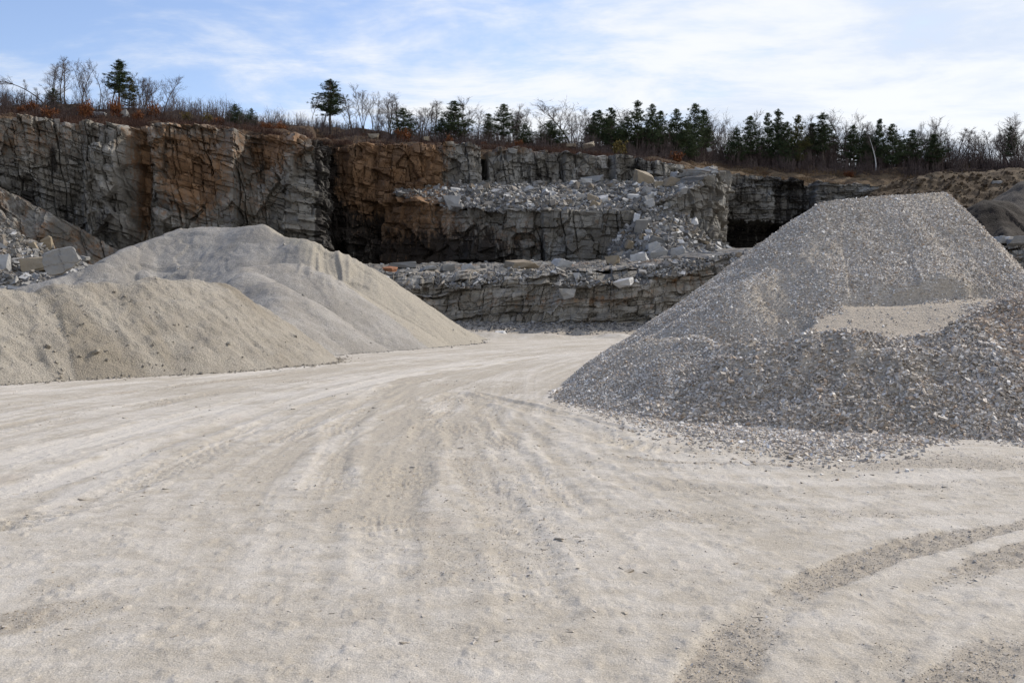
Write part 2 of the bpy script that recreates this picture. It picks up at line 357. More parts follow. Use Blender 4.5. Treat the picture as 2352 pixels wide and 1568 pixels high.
def floor_fields(px, py):
    pale = np.zeros(px.shape); grit = np.zeros(px.shape); z = np.zeros(px.shape)
    for i, (poly, hw, gr, pa, dep, pitch) in enumerate(TRACKS):
        P = np.array(poly); m = (px > P[:, 0].min() - 3) & (px < P[:, 0].max() + 3) & (py > P[:, 1].min() - 3) & (py < P[:, 1].max() + 3)
        if not m.any(): continue
        x = px[m]; y = py[m]; d, s, r = seg_dist(x, y, poly)
        wv = hw * (1 + .5 * fbm(x * .9, y * .9, 50 + i, 3)); d = d + .22 * hw * fbm(x * 4, y * 4, 80 + i, 2)
        band = 1 - sm(d, wv * .55, wv * 1.25); patch = np.clip(.75 + 1.3 * fbm(x * .5, y * .5, 20 + i, 3), 0, 1.3)
        grit[m] = np.maximum(grit[m], gr * band * patch); pale[m] += pa * band * patch
        zz = -dep * band + abs(dep) * .8 * np.exp(-((d - wv * 1.15) / (.28 * hw + .03)) ** 2)
        if pitch: zz = zz + .013 * band * patch * np.sign(np.sin((r + .55 * d * s) * 2 * np.pi / pitch)) * (.35 + sm(vn(x * .8, y * .8, 31 + i), -.2, .3))
        z[m] += zz * .8
    # loose crumbs thrown about the middle of the yard and around the gravel heap
    a = gp(1050, 1080); c = gp(1750, 1010)
    q = np.exp(-(((px - a[0]) / 3.2) ** 2 + ((py - a[1]) / 7) ** 2)); grit = np.maximum(grit, .36 * q * np.clip(.5 + 2.4 * fbm(px * .8, py * .5, 3, 4), 0, 1.2))
    q = np.exp(-(((px - 6.2) / 4.2) ** 2 + ((py - 15.0) / 2.2) ** 2)); grit = np.maximum(grit, .6 * q * np.clip(.7 + 2 * fbm(px * .7, py * .9, 4, 4), 0, 1.2))
    grit = np.maximum(grit, np.clip(1.0 * fbm(px * .32, py * .30, 5, 5) - .16, 0, .4))
    # long sweeping drag marks left by the loaders on the way round the tan pile
    ref = smooth_poly([gp(1500, 782), gp(1150, 815), gp(800, 880), gp(400, 985), gp(0, 1130), gp(-300, 1300)])
    m = py < 110
    d, s, r = seg_dist(px[m], py[m], ref); sg = d * s
    st = .5 * vn(sg * 1.6, r * .05, 61) + .5 * vn(sg * 4.5, r * .09, 62) + .35 * vn(sg * 11, r * .12, 63)
    far = sm(py[m], 8, 17) * (1 - sm(d, 7, 16))
    pale[m] += 1.15 * st * far; z[m] += .03 * st * far
    ref = smooth_poly([gp(1330, 790), gp(1130, 835), gp(1010, 910), gp(985, 1020), gp(1040, 1200), gp(1130, 1450), gp(1200, 1700)])
    d, s, r = seg_dist(px[m], py[m], ref); sg = d * s; st = .5 * vn(sg * 2.1, r * .06, 65) + .6 * vn(sg * 6, r * .10, 66) + .4 * vn(sg * 14, r * .15, 67)
    far = sm(py[m], 5.5, 9) * (1 - sm(d, 1.8, 4.5)); pale[m] += .5 * st * far; z[m] += .012 * st * far
    z = z + .05 * fbm(px * .25, py * .25, 1, 3) + .010 * fbm(px * 2.2, py * 2.2, 2, 4) + grit * .03 * fbm(px * 9, py * 9, 8, 2)
    near = 1 - sm(py, 14, 30); z = z + near * .012 * np.maximum(cells(px * 3.3, py * 3.3, 9)[5] * 0 + fbm(px * 7, py * 7, 10, 3) - .12, 0) * 3
    z = z + .9 * sm(py, 88, 99) * 1.0 - .12 * sm(py, 60, 80) + .38 * np.exp(-((py - 84 - .8 * vn(px * .2, py * 0, 12)) / .9) ** 2) * (.5 + sm(vn(px * .35, py * 0, 13), -.3, .3)) + .5 * sm(py, 90, 98)          # rises to the foot of the lower bench
    grit = np.maximum(grit, 1.3 * sm(py, 86, 89)); return z, pale, grit  # floor colour darkened here to paint in the shade under the bench
nr, nc = 820, 1250
yy = np.concatenate([np.linspace(-14, 3.5, 12)[:-1], np.geomspace(3.5, 150, nr - 31), np.geomspace(152, 6000, 20)])
ss = np.linspace(-1, 1, nc - 8); ss = np.concatenate([[-300, -25, -4, -1.6], ss, [1.6, 4, 25, 300]])
YY = np.repeat(yy[:, None], nc, 1); XX = ss[None, :] * (4.5 + .545 * np.clip(yy, 0, 150))[:, None]
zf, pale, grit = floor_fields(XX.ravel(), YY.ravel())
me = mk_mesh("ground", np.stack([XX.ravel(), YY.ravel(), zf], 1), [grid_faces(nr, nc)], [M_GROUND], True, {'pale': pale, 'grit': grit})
link("ground", me, kind='structure', label='pale grey tyre-marked quarry floor of crushed stone')
# loose crumbs and pebbles on the floor
def floor_crumbs():
    rng = np.random.default_rng(3); Ps = []; Ss = []
    n = 1100000
    y = np.exp(rng.uniform(math.log(5.2), math.log(34), n)); x = rng.uniform(-1, 1, n) * (3 + .56 * y)
    z, pa, gr = floor_fields(x, y)
    k = rng.uniform(0, 1, n) < np.clip((gr - .25) * .7, 0.006, .36)
    x = x[k]; y = y[k]; z = z[k]; gr = gr[k]
    # flat broken crusts pushed up by the tyres, in strips
    m = 60000; y2 = np.exp(rng.uniform(math.log(7), math.log(30), m)); x2 = rng.uniform(-1, 1, m) * (3 + .52 * y2)
    z2, _, g2 = floor_fields(x2, y2); k = rng.uniform(0, 1, m) < np.clip(2.2 * fbm(x2 * .55, y2 * 2.2, 301, 3) * (.35 + 1.4 * g2) - .12 + .9 * np.clip(fbm(x2 * .12, y2 * .12, 302, 2), 0, 1) * .3, 0, .45) * .3
    x2 = x2[k]; y2 = y2[k]; z2 = z2[k]; s2 = np.clip(rng.lognormal(math.log(.014), .45, len(x2)), .006, .04) * (1 + y2 / 40)
    V2, F2, t2 = stones(np.stack([x2, y2, z2 + s2 * .05], 1), s2, rng, (1.5, .9, .26), .25, .15, rng.uniform(.25, .8, len(x2)))
    s = np.clip(rng.lognormal(math.log(.0040), .42, len(x)), .002, .016) * (1 + y / 20)
    V, Fc, t = stones(np.stack([x, y, z + s * .12], 1), s, rng, (1.1, .8, .55), .25, .35)
    Fc = np.concatenate([Fc, F2 + len(V)]); V = np.concatenate([V, V2]); t = np.concatenate([t, t2])
    link("gravel", mk_mesh("floor_crumbs", V, [Fc], [M_FLOORST], False, {'tone': t}), kind='stuff', label='loose stone crumbs scattered over the pale quarry floor')
floor_crumbs()

# ------------------------------------------------------------------ stockpiles
def pile_height(px, py, ridges, k=7.0):
    """heap of loose stone: slopes at the angle of repose below each ridge line, merged softly"""
    acc = np.zeros(px.shape); run = np.zeros(px.shape); dd = np.zeros(px.shape); best = np.full(px.shape, -1e9)
    for ri, (poly, sl, rnd, *steep) in enumerate(ridges):
        poly = np.array(poly, float); hb = np.full(px.shape, -1e9); rb = np.zeros(px.shape); db = np.zeros(px.shape); cum = 0
        for a, b in zip(poly[:-1], poly[1:]):
            d = b[:2] - a[:2]; L = max(math.hypot(*d), 1e-6); d = d / L
            t = np.clip((px - a[0]) * d[0] + (py - a[1]) * d[1], 0, L); ex = px - a[0] - d[0] * t; ex = np.where(ex > 0, ex * steep[0], ex) if steep else ex; q = np.hypot(ex, py - a[1] - d[1] * t)
            h = a[2] + (b[2] - a[2]) * t / L - sl * (np.sqrt(q * q + rnd * rnd) - rnd)
            m = h > hb; hb = np.where(m, h, hb); rb = np.where(m, cum + t + ri * 31.7, rb); db = np.where(m, q, db); cum += L
        acc = acc + np.exp(np.clip(k * hb, -60, 200)); m = hb > best; best = np.where(m, hb, best); run = np.where(m, rb, run); dd = np.where(m, db, dd)
    return np.log(acc + 1e-12) / k, run, dd
def build_pile(name, label, x0, x1, y0, y1, step, ridges, detail, mat, k=7.0, base=0.0, extra=None):
    nx = int((x1 - x0) / step) + 1; ny = int((y1 - y0) / step) + 1
    gx, gy = np.meshgrid(np.linspace(x0, x1, nx), np.linspace(y0, y1, ny)); px = gx.ravel(); py = gy.ravel()
    h, run, dd = pile_height(px, py, ridges, k=k)
    if extra: h = extra(px, py, h)
    dz, grit = detail(px, py, h, run, dd)
    wgt = sm(h - base, -.2, .7); z = h + dz * wgt
    keep = z > base - .12
    # drop unused vertices
    q = grid_faces(ny, nx, keep); used = np.unique(q); remap = np.full(len(px), -1); remap[used] = np.arange(len(used))
    V = np.stack([px, py, z], 1)[used]; me = mk_mesh(name, V, [remap[q]], [mat], True, {'grit': grit[used]})
    o = link(name, me, label=label, category='pile'); return o, V, grit[used]
def rp(*pts): return [at(*p) for p in pts]
def scatter_on(V, n, rng, weight=None):
    p = None if weight is None else weight / weight.sum()
    i = rng.choice(len(V), n, p=p); return i
# 1 tan pile, front left
def d_tan(px, py, h, run, dd):
    st = fbm(run * .9, dd * .16, 101, 4); lump = fbm(px * 1.3, py * 1.3, 102, 4); small = fbm(px * 4.5, py * 4.5, 103, 3)
    lay = fbm(px * .5, py * .5, 105, 3)
    return .13 * st + +.16 * lump + .08 * small + .16 * lay + .07 * np.maximum(fbm(px * 2.6, py * 2.6, 107, 2), .1), np.clip(.25 + 1.2 * fbm(run * .6, dd * .12, 104, 4), 0, 1)
o, V, gr = build_pile("sand_pile", "low tan pile of lumpy stone dust at the front left", -32, -4, 21, 56, .075,
    [(rp((-330, 700, 32), (-100, 678, 34.5), (0, 668, 36), (120, 656, 37.5), (290, 648, 40), (400, 647, 42), (500, 655, 44.5)), .72, .5),
     (rp((500, 655, 44.5), (570, 692, 46.5), (620, 745, 47.3)), .76, .5)], d_tan, M_TAN, 6)
def clods(V, parent, n, rng, s0, sig, mat, cent, spread, name='clod', asp=(1, .85, .55)):
    wt = np.exp(-(((V[:, 0] - cent[0]) / spread[0]) ** 2 + ((V[:, 1] - cent[1]) / spread[1]) ** 2)) + .05
    i = scatter_on(V, n, rng, wt); s = np.clip(rng.lognormal(math.log(s0), sig, n), s0 * .4, s0 * 3)
    P = V[i] + np.stack([rng.normal(0, .05, n), rng.normal(0, .05, n), -s * .12], 1)
    Vs, Fc, t = stones(P, s, rng, asp, .17)
    link(name, mk_mesh(name, Vs, [Fc], [mat], False, {'tone': t, 'grit': t * .5}), parent, kind='stuff')
clods(V, o, 300, np.random.default_rng(8), .06, .55, M_TAN, (-13, 33), (4, 5), 'clods')

def toe_crumbs(V, n, rng, s0, mat, label):
    """bits that have rolled to the foot of a pile and out on the floor"""
    T = V[(V[:, 2] > -.05) & (V[:, 2] < .22)]; c = np.array([V[:, 0].mean(), V[:, 1].mean()]); i = rng.choice(len(T), n); d = T[i, :2] - c; d /= np.linalg.norm(d, axis=1)[:, None]
    q = T[i, :2] + d * (np.abs(rng.normal(0, .35, n)) ** 1.4 - .12)[:, None] + rng.normal(0, .06, (n, 2)); z, _, _ = floor_fields(q[:, 0], q[:, 1]); s = np.clip(rng.lognormal(math.log(s0), .5, n), .012, .13)
    Vs, Fc, t = stones(np.column_stack([q, np.maximum(z, 0 * z + z) + s * .1]), s, rng, (1.1, .9, .6), .2, .5); link("pile_crumbs", mk_mesh("pile_crumbs", Vs, [Fc], [mat], False, {'tone': t, 'grit': t * .4}), kind='stuff', label=label)
toe_crumbs(V, 5200, np.random.default_rng(61), .035, M_TAN, "tan crumbs rolled to the foot of the low tan pile")
# 2 big grey pile, left
def d_grey(px, py, h, run, dd):
    st = fbm(run * .8, dd * .14, 111, 4); lay = fbm(px * .35, py * .35, 112, 4); small = fbm(px * 3, py * 3, 113, 3)
    # erosion gullies on the sandy crest towards the right end
    gx = np.exp(-(((px + 12.0) / 2.8) ** 2 + ((py - 66.0) / 4.5) ** 2) ** 1.5); wob = px + .7 * vn(px * .5, py * .35, 119) + .12 * (py - 66); gul = -1.5 * np.abs(vn(wob * 1.35, py * .10, 114)) - .8 * np.abs(vn(wob * 3.1, py * .3, 115)) - .35 * (vn(px * .7, py * 1.6, 110) > .12)
    slump = np.exp(-(((px + 24) / 5) ** 2 + ((py - 67.5) / 4.5) ** 2)) * np.sign(fbm(px * .5, py * .6, 117, 3)) * .12
    yellow = sm((px + 13.9) * .65 + (py - 67) * .76 + .5 * fbm(px * .5, py * .5, 116, 3), -.3, .9) * .8 + .7 * gx + .35 * np.clip(fbm(px * .3, py * .4, 118, 3) * 2, 0, 1)
    return .14 * st + .26 * lay + .06 * small * 1.0 + .42 * gx * (gul + .35) + slump * .7 - (.14 * st + .26 * lay) * .75 * sm(h, 6.4, 7.6) * (1 - sm(dd, 0, 2.5)), np.clip(yellow, 0, 1)
o, V, gr = build_pile("stone_dust_pile", "large grey pile with a flat top and gullied sandy right crest", -48, 3, 44, 86, .10,
    [(rp((-60, 690, 62), (130, 640, 64), (230, 600, 66), (330, 553, 70), (420, 525, 72), (520, 521, 72), (600, 520, 71)), .72, .6),
     (rp((600, 520, 71), (640, 542, 70), (700, 552, 69), (760, 572, 69), (800, 582, 70), (850, 612, 71), (900, 668, 72), (960, 705, 74)), .70, .25),
     (rp((680, 600, 63), (560, 615, 61), (640, 660, 57), (640, 735, 52)), .64, 1.0),
     (rp((960, 705, 74), (1010, 735, 77), (1080, 762, 80)), .55, .4)], d_grey, M_GREYP, 5)
clods(V, o, 60, np.random.default_rng(9), .06, .4, M_GREYP, (-8, 58), (9, 12), 'clods')

toe_crumbs(V, 4200, np.random.default_rng(62), .035, M_GREYP, "grey crumbs rolled to the foot of the big grey pile")
# 3 right gravel pile
LEDGE_POLY = [np.array(q) for q in ((6.55, 22.9), (7.2, 24.9), (8.1, 26.4), (9.9, 26.8), (13.1, 27.0), (11.7, 25.0), (9.7, 22.7), (8.0, 22.3), (6.55, 22.9))]
def in_ledge(px, py):
    """signed distance, positive inside the flat sandy ledge of the gravel pile"""
    d, _, _ = seg_dist(px, py, LEDGE_POLY); P = np.array(LEDGE_POLY); c = np.zeros(px.shape, bool)
    for a, b in zip(P[:-1], P[1:]): c ^= ((a[1] > py) != (b[1] > py)) & (px < (b[0] - a[0]) * (py - a[1]) / (b[1] - a[1] + 1e-9) + a[0])
    return np.where(c, d, -d)
def ledge_flat(px, py, h):
    pl = 1.76 + .165 * (py - 22.7) + .045 * np.maximum(px - 8.5, 0) + .03 * fbm(px, py, 127, 3)
    k = sm(in_ledge(px, py) + .12 * fbm(px * 2, py * 2, 128, 3), -.25, .2); return h + (np.minimum(h, pl + .02) * .4 + pl * .6 - h) * k
def d_grav(px, py, h, run, dd):
    st = fbm(run * .9, dd * .15, 121, 4); lay = fbm(px * .5, py * .5, 122, 4); small = fbm(px * 3.5, py * 3.5, 123, 3)
    sand = sm(in_ledge(px, py) + .8 * fbm(px * 1.1, py * 1.1, 125, 5), -.30, .5)
    flank = np.exp(-(((px - 4.6) / .9) ** 2 + ((py - 22.3) / 1.2) ** 2)) * .55 + np.exp(-(((px - 6.9) / .7) ** 2 + ((py - 25.3) / 1.3) ** 2)) * .6
    dusty = np.clip(fbm(px * .55, py * .35, 126, 4) * 1.8 - .02, 0, .7)
    return (.10 * st + .24 * lay + .04 * small + .22 * fbm(px * 1.5, py * 1.5, 124, 3) * sm(py, 25, 23)) * (1 - .8 * sand) * (1 - .75 * sm(h, 3.4, 4.6) * (1 - sm(dd, .1, 1.6))), np.clip(np.maximum(sand, np.maximum(flank, dusty)), 0, 1)
RR = [(rp((1888, 466, 31), (1950, 456, 31), (2060, 447, 31), (2172, 440, 31.3)), .71, .04, 2.3),
      (rp((1700, 655, 28), (1740, 642, 28.4), (1785, 640, 28.8)), .82, .4),
      (rp((1490, 780, 27), (1545, 768, 26.2), (1600, 778, 25), (1680, 790, 23.3), (1760, 783, 22.7), (1880, 776, 22.2), (2050, 772, 21.5), (2160, 765, 21.5), (2230, 735, 21.8)), .66, .15),
      (rp((2230, 735, 21.8), (2290, 700, 22.6), (2400, 668, 23), (2600, 640, 24)), .64, .5)]
o, V, gr = build_pile("gravel_pile", "tall dark grey crushed gravel pile with a dusty ledge and front heap", -.5, 19, 14, 40, .05, RR, d_grav, M_GBASE, 9, extra=ledge_flat)
def gravel(V, gr, parent, n, rng):
    wt = (.025 + np.clip(1 - gr * 1.05, 0, 1)) * (1 + .9 * sm(V[:, 2], 2.0, .6)) * np.where(V[:, 1] < 32.5, 1, .15)
    i = scatter_on(V, n, rng, wt); fr = sm(V[i, 1], 25, 21)
    s = np.clip(rng.lognormal(math.log(.023), .36, n), .010, .065) * (1 + .68 * fr)
    P = V[i] + np.stack([rng.uniform(-.03, .03, n), rng.uniform(-.03, .03, n), s * rng.uniform(0.0, .35, n)], 1)
    return P, s, np.clip(rng.uniform(0, 1, n) - .08 * fr + .08 * (1 - fr), 0, 1)
rng = np.random.default_rng(21); P, s, tn = gravel(V, gr, o, 300000, rng); warm = (rng.uniform(0, 1, len(tn)) < .5 * sm(P[:, 0] + .6 * fbm(P[:, 0] * .8, P[:, 1] * .8, 129, 3), 9.6, 10.6) * sm(P[:, 1], 25.5, 24)); tn = np.where(warm, .64 + .1 * tn, tn)
Vs, Fc, t = stones(P, s, rng, (1.25, .85, .5), .27, .55, tn)
link("gravel", mk_mesh("gravel", Vs, [Fc], [M_GRAV], False, {'tone': t}), o, kind='stuff')
# stones rolled out on the floor round the heap
n = 60000; a = rng.uniform(0, 1, n); edge = np.array([gp(1290, 895), gp(1330, 915), gp(1450, 940), gp(1600, 962), gp(1750, 985), gp(1880, 1005), gp(2050, 1000), gp(2200, 985), gp(2352, 1010), gp(2500, 1000)])
k = a * (len(edge) - 1); k0 = np.minimum(k.astype(int), len(edge) - 2); fr = (k - k0)[:, None]; q = edge[k0] * (1 - fr) + edge[k0 + 1] * fr
away = np.array([-.25, -1]) * (np.abs(rng.normal(0, 1, n)) ** 1.3 * (.42 + .75 * np.exp(-((q[:, 0] - 4.2) / 1.8) ** 2) + .35 * np.exp(-((q[:, 0] - 6.8) / 1.6) ** 2)) - .45)[:, None]
q = q + away + rng.normal(0, .12, (n, 2)); zf, _, _ = floor_fields(q[:, 0], q[:, 1])
s = np.clip(rng.lognormal(math.log(.030), .4, n), .012, .08)
Vs, Fc, t = stones(np.column_stack([q, zf + s * .1]), s, rng, (1.25, .85, .5), .27, .4)
link("spilled_gravel", mk_mesh("spilled_gravel", Vs, [Fc], [M_GRAV], False, {'tone': t}), kind='stuff', label='stray gravel spilled on the floor round the dark gravel pile')

# 4, 5 topsoil heaps and 6 dirt bank at the far right
def d_soil(px, py, h, run, dd):
    return .5 * fbm(px * .4, py * .4, 131, 4) + .3 * fbm(run * .7, dd * .12, 132, 3), np.clip(fbm(run * .3, dd * .2, 133, 3) + .1, 0, 1)
build_pile("topsoil_pile", "rounded dark brown topsoil heap behind the gravel pile", 36, 72, 98, 124, .2,
    [(rp((2235, 478, 110), (2262, 458, 110), (2300, 462, 110), (2352, 492, 111)), .78, 1.2), (rp((2282, 476, 109), (2300, 512, 105), (2318, 545, 101)), .9, .3)], d_soil, M_SOILP, 3, 8.0)
build_pile("subsoil_pile", "greyish brown soil heap cut by the right picture edge", 56, 100, 122, 158, .25,
    [(rp((2352, 418, 142), (2420, 402, 142), (2520, 400, 142)), .70, .8)], d_soil, sand_mat("grey_brown_soil", (.06, .05, .042), (.10, .088, .075), (.13, .11, .09), 8, .9), 3, 8.0)

# ------------------------------------------------------------------ rock walls
def curtain(name, label, cols, ds, dz, layers, paint, dip=0.0, lean=None, warp=.6, seed=0, cap=(.5, 1.2, 2.5, 5), bulge=None, rough=.09, topn=.5, light=0.0, upright=True):
    """a rock face: cols = (u, Y, v_top, v_bottom); layers = (block width, block height, relief)"""
    c = np.array(cols, float); X = X_(c[:, 0], c[:, 1]); L = np.concatenate([[0], np.cumsum(np.hypot(np.diff(X), np.diff(c[:, 1])))])
    ns = int(L[-1] / ds) + 2; s = np.linspace(0, L[-1], ns)
    px = np.interp(s, L, X); py = np.interp(s, L, c[:, 1]); u = CX + px * F / py
    vt = np.interp(s, L, c[:, 2]); vb = np.interp(s, L, c[:, 3]); zt = Z_(vt, py); zb = Z_(vb, py)
    zt = zt + topn * (cells(s[None] / 1.7, s[None] * 0, seed + 90)[0][0] * 1.2 + fbm(s * .4, s * 0, seed + 91, 3))
    nz = int((zt - zb).max() / dz) + 2; t = np.linspace(0, 1, nz)[:, None]
    Zg = zb[None] + (zt - zb)[None] * t; S = np.repeat(s[None], nz, 0)
    k = max(3, int(2.0 / ds)); pad = lambda a: np.convolve(np.pad(a, k, mode='edge'), np.ones(2 * k + 1) / (2 * k + 1), 'valid')
    tx = np.gradient(pad(px)); ty = np.gradient(pad(py)); ln = np.hypot(tx, ty); nx = ty / ln; ny = -tx / ln
    U = np.repeat(u[None], nz, 0); Vv = HV - (Zg - H) * F / py[None]
    a = S + warp * fbm(S * .35, Zg * .35, seed + 1, 3); b = Zg + dip * S + warp * fbm(S * .3 + 9, Zg * .45, seed + 2, 3)
    D = np.zeros(S.shape); tone = np.full(S.shape, .5 + light)
    for li, (w_, h_, amp) in enumerate(layers):
        if li == 0:
            rr_, gx, gy, lx, ly, e = cells(a / w_, b / h_, seed + 5, .9, .8); d = rr_ * 1.6 + gx * 2.0 * lx + gy * 1.0 * ly; gap = 0; q = rr_
            r2, g2, k2, l2, m2, e2 = cells((a + .5 * b) / (w_ * .55), (b - .3 * a) / (h_ * .42), seed + 8, .95, .55); d = d + .75 * np.minimum(r2 * 1.2 + 2.2 * g2 * l2 + 1.8 * k2 * m2, r2 + .2); q = q + .5 * r2
        else: bx = (a + .12 * li * b * (1 if seed % 200 else -1)) / w_; by = (b + .10 * li * a * dip * 5) / h_; d, q, gap = (bricks(by, bx, seed + 20 * li) if upright and li == 1 else bricks(bx, by, seed + 20 * li))
        if li == 2 and upright:
            v_ = bricks(by * .8, bx * 1.2, seed + 63); mk = vn(S * .16, Zg * .13, seed + 64) > -.06; d, q, gap = [np.where(mk, p, o_) for p, o_ in zip(v_, (d, q, gap))]
        D += amp * (d - .55 * gap); tone += .34 * q
    if upright:                                                     # long steep joints
        j_, l_, e_ = cut1(a / 3.1 + .22 * vn(a * .2, b * .35, seed + 65) + .05 * b, seed + 66, np.zeros(S.shape))
        D += .55 * (h2(j_, j_ * 0, seed + 67) - .5) + 1.1 * (h2(j_, j_ * 0, seed + 68) - .5) * l_ - .6 * (1 - sm(e_, 0, .05)) * (vn(j_ * 3.7, b * .22, seed + 69) > .02)
    D += rough * fbm(S * 1.3, Zg * 1.3, seed + 70, 4)
    if bulge is not None: D -= bulge(U, Vv, S, Zg)
    if lean is not None: D -= lean(t) * np.ones(S.shape)
    Px = px[None] + nx[None] * D; Py = py[None] + ny[None] * D
    rust, dark = paint(U, Vv, S, Zg)
    rows = [(Px, Py, Zg, rust, dark, tone)]
    if cap:
        cx, cy = [], []
        R = np.array(cap)[:, None]
        CXx = Px[-1][None] - nx[None] * R; CYy = Py[-1][None] - ny[None] * R
        CZ = Zg[-1][None] + .05 * R + .35 * fbm(CXx * .6, CYy * .6, seed + 77, 3) * np.minimum(R, 1)
        o_ = np.ones(CXx.shape); rows.append((CXx, CYy, CZ, rust[-1][None] * o_ + .1, o_ * 0, tone[-1][None] * o_))
    cat = [np.concatenate([r[i] for r in rows], 0) for i in range(6)]
    n_r = cat[0].shape[0]
    me = mk_mesh(name, np.stack([cat[0].ravel(), cat[1].ravel(), cat[2].ravel()], 1), [grid_faces(n_r, ns)], [M_ROCK], False,
                 {'rust': cat[3], 'dark': cat[4], 'tone': np.clip(cat[5], 0, 1.5)})
    return link(name, me, kind='structure', label=label)
def blob(U, V, u, v, ru, rv): return np.exp(-(((U - u) / ru) ** 2 + ((V - v) / rv) ** 2))

def bl_left(U, V, S, Z):
    t = [(-150, 0), (0, .5), (190, .3), (204, -1.6), (285, -2.6), (300, -1), (314, 2.2), (334, 1.6), (352, -.6), (420, -1.4), (470, -.6), (538, -3.0), (560, .6), (575, 1.2), (640, -.8), (700, -1.6), (719, -1)]
    return lerp(U, t, 1) * (.5 + .5 * sm(V, 290, 360))
def pt_left(U, V, S, Z):
    rust = .30 * (1 - sm(V, 300, 420)) + .9 * blob(U, V, 322, 430, 22, 140) + .6 * blob(U, V, 400, 400, 60, 110) + .75 * blob(U, V, 480, 420, 70, 110) + .75 * blob(U, V, 640, 350, 80, 70) + .25 * blob(U, V, 60, 330, 120, 70) + .35 * blob(U, V, 600, 480, 60, 80)
    dark = .75 * blob(U, V, 150, 505, 26, 55) + .62 * blob(U, V, 265, 510, 35, 70) + .6 * blob(U, V, 60, 470, 45, 60) + .55 * blob(U, V, 125, 360, 10, 40) + .35 * blob(U, V, 60, 370, 160, 90) + .6 * blob(U, V, 600, 380, 12, 60) + .5 * blob(U, V, 625, 500, 18, 60) + .8 * sm(U, 705, 716)
    return rust, dark
LEFT = [(-260, 112, 262, 720), (-60, 116, 268, 720), (0, 118, 274, 720), (100, 119, 276, 720), (200, 121, 286, 720), (300, 121, 293, 720), (400, 121, 291, 720), (520, 122, 292, 720), (600, 123, 300, 720), (660, 123, 314, 720), (717, 122, 324, 720), (722, 143, 336, 720)]
curtain("cliff", "tall blocky rust-stained quarry wall at the left", LEFT,   .07, .07, [(4.2, 5.0, 1.1), (1.9, 1.5, .62), (.95, .6, .34)], pt_left, .18, None, .22, 100, bulge=bl_left)

def bl_mid(U, V, S, Z):
    return lerp(U, [(700, 1.5), (730, 1.5), (780, .5), (800, -.5), (860, 1.2), (900, 0), (960, -1), (1020, -.5), (1050, 0)], 1)
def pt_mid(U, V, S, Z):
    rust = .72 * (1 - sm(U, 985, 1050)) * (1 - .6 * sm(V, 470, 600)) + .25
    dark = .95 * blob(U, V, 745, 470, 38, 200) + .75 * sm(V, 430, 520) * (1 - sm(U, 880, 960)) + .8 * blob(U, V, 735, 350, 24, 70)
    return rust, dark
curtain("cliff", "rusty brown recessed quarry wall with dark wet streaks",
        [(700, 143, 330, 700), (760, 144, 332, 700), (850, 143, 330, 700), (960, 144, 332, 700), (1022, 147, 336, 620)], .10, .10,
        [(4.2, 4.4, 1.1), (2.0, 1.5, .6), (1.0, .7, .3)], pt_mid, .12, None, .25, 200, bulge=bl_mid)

def bl_up(U, V, S, Z):
    return lerp(U, [(1000, -1), (1090, -1.4), (1104, -1), (1107, 3.5), (1119, 3.5), (1122, -.6), (1180, -.4), (1290, .3), (1297, -1.0), (1390, -.6), (1400, .5), (1410, -1.6), (1500, -1.2), (1530, .5)], 1)
def pt_up(U, V, S, Z):
    rust = .45 * blob(U, V, 1180, 345, 160, 12) + .35 * blob(U, V, 1340, 420, 80, 40) + .5 * (1 - sm(U, 1000, 1060)) + .12
    dark = .35 + .2 * blob(U, V, 1250, 400, 80, 40) + .6 * blob(U, V, 1112, 405, 7, 24) + .35 * blob(U, V, 1470, 385, 40, 16)
    return rust, dark
curtain("cliff", "pale grey squared-block upper wall above the rubble ledge",
        [(1015, 147, 330, 520), (1060, 147.5, 330, 520), (1115, 148, 341, 520), (1200, 149, 341, 520), (1300, 150, 350, 520), (1400, 151, 361, 520), (1450, 151, 361, 520), (1515, 151, 374, 520), (1600, 158, 392, 520), (1660, 175, 396, 520)], .10, .10,
        [(3.6, 3.0, .7), (1.7, 1.4, .45), (.9, .65, .16)], pt_up, .02, None, .2, 300, bulge=bl_up, light=.15)

def bl_prom(U, V, S, Z):
    return lerp(U, [(880, 0), (960, -.5), (1060, .5), (1180, 0), (1240, .6), (1255, -1), (1300, -1.6), (1440, -1), (1460, 0), (1560, -.5), (1600, 0), (1662, 0)], 1)
def pt_prom(U, V, S, Z):
    rust = .7 * (1 - sm(U, 940, 1120)) + .4 * blob(U, V, 1130, 560, 120, 50) + .18
    dark = .45 * (1 - sm(U, 1080, 1320)) * sm(V, 470, 530) + .45 * blob(U, V, 1050, 580, 180, 40) + .6 * blob(U, V, 1245, 560, 12, 50) + .08
    return rust, dark
PROM = [(880, 143, 440, 690), (960, 138, 462, 690), (1100, 133, 480, 690), (1180, 131, 476, 690), (1290, 129, 484, 690), (1400, 128, 490, 690), (1480, 128, 478, 690), (1560, 129, 442, 690), (1600, 130, 418, 690), (1630, 131, 402, 690), (1657, 133, 398, 690), (1650, 172, 398, 690)]
curtain("cliff", "grey rock promontory topped by a ledge of rubble", PROM, .09, .09,
        [(4.2, 3.4, 1.0), (2.4, 2.2, .45), (1.1, .7, .15)], pt_prom, .04, None, .2, 400, bulge=bl_prom, light=.15)

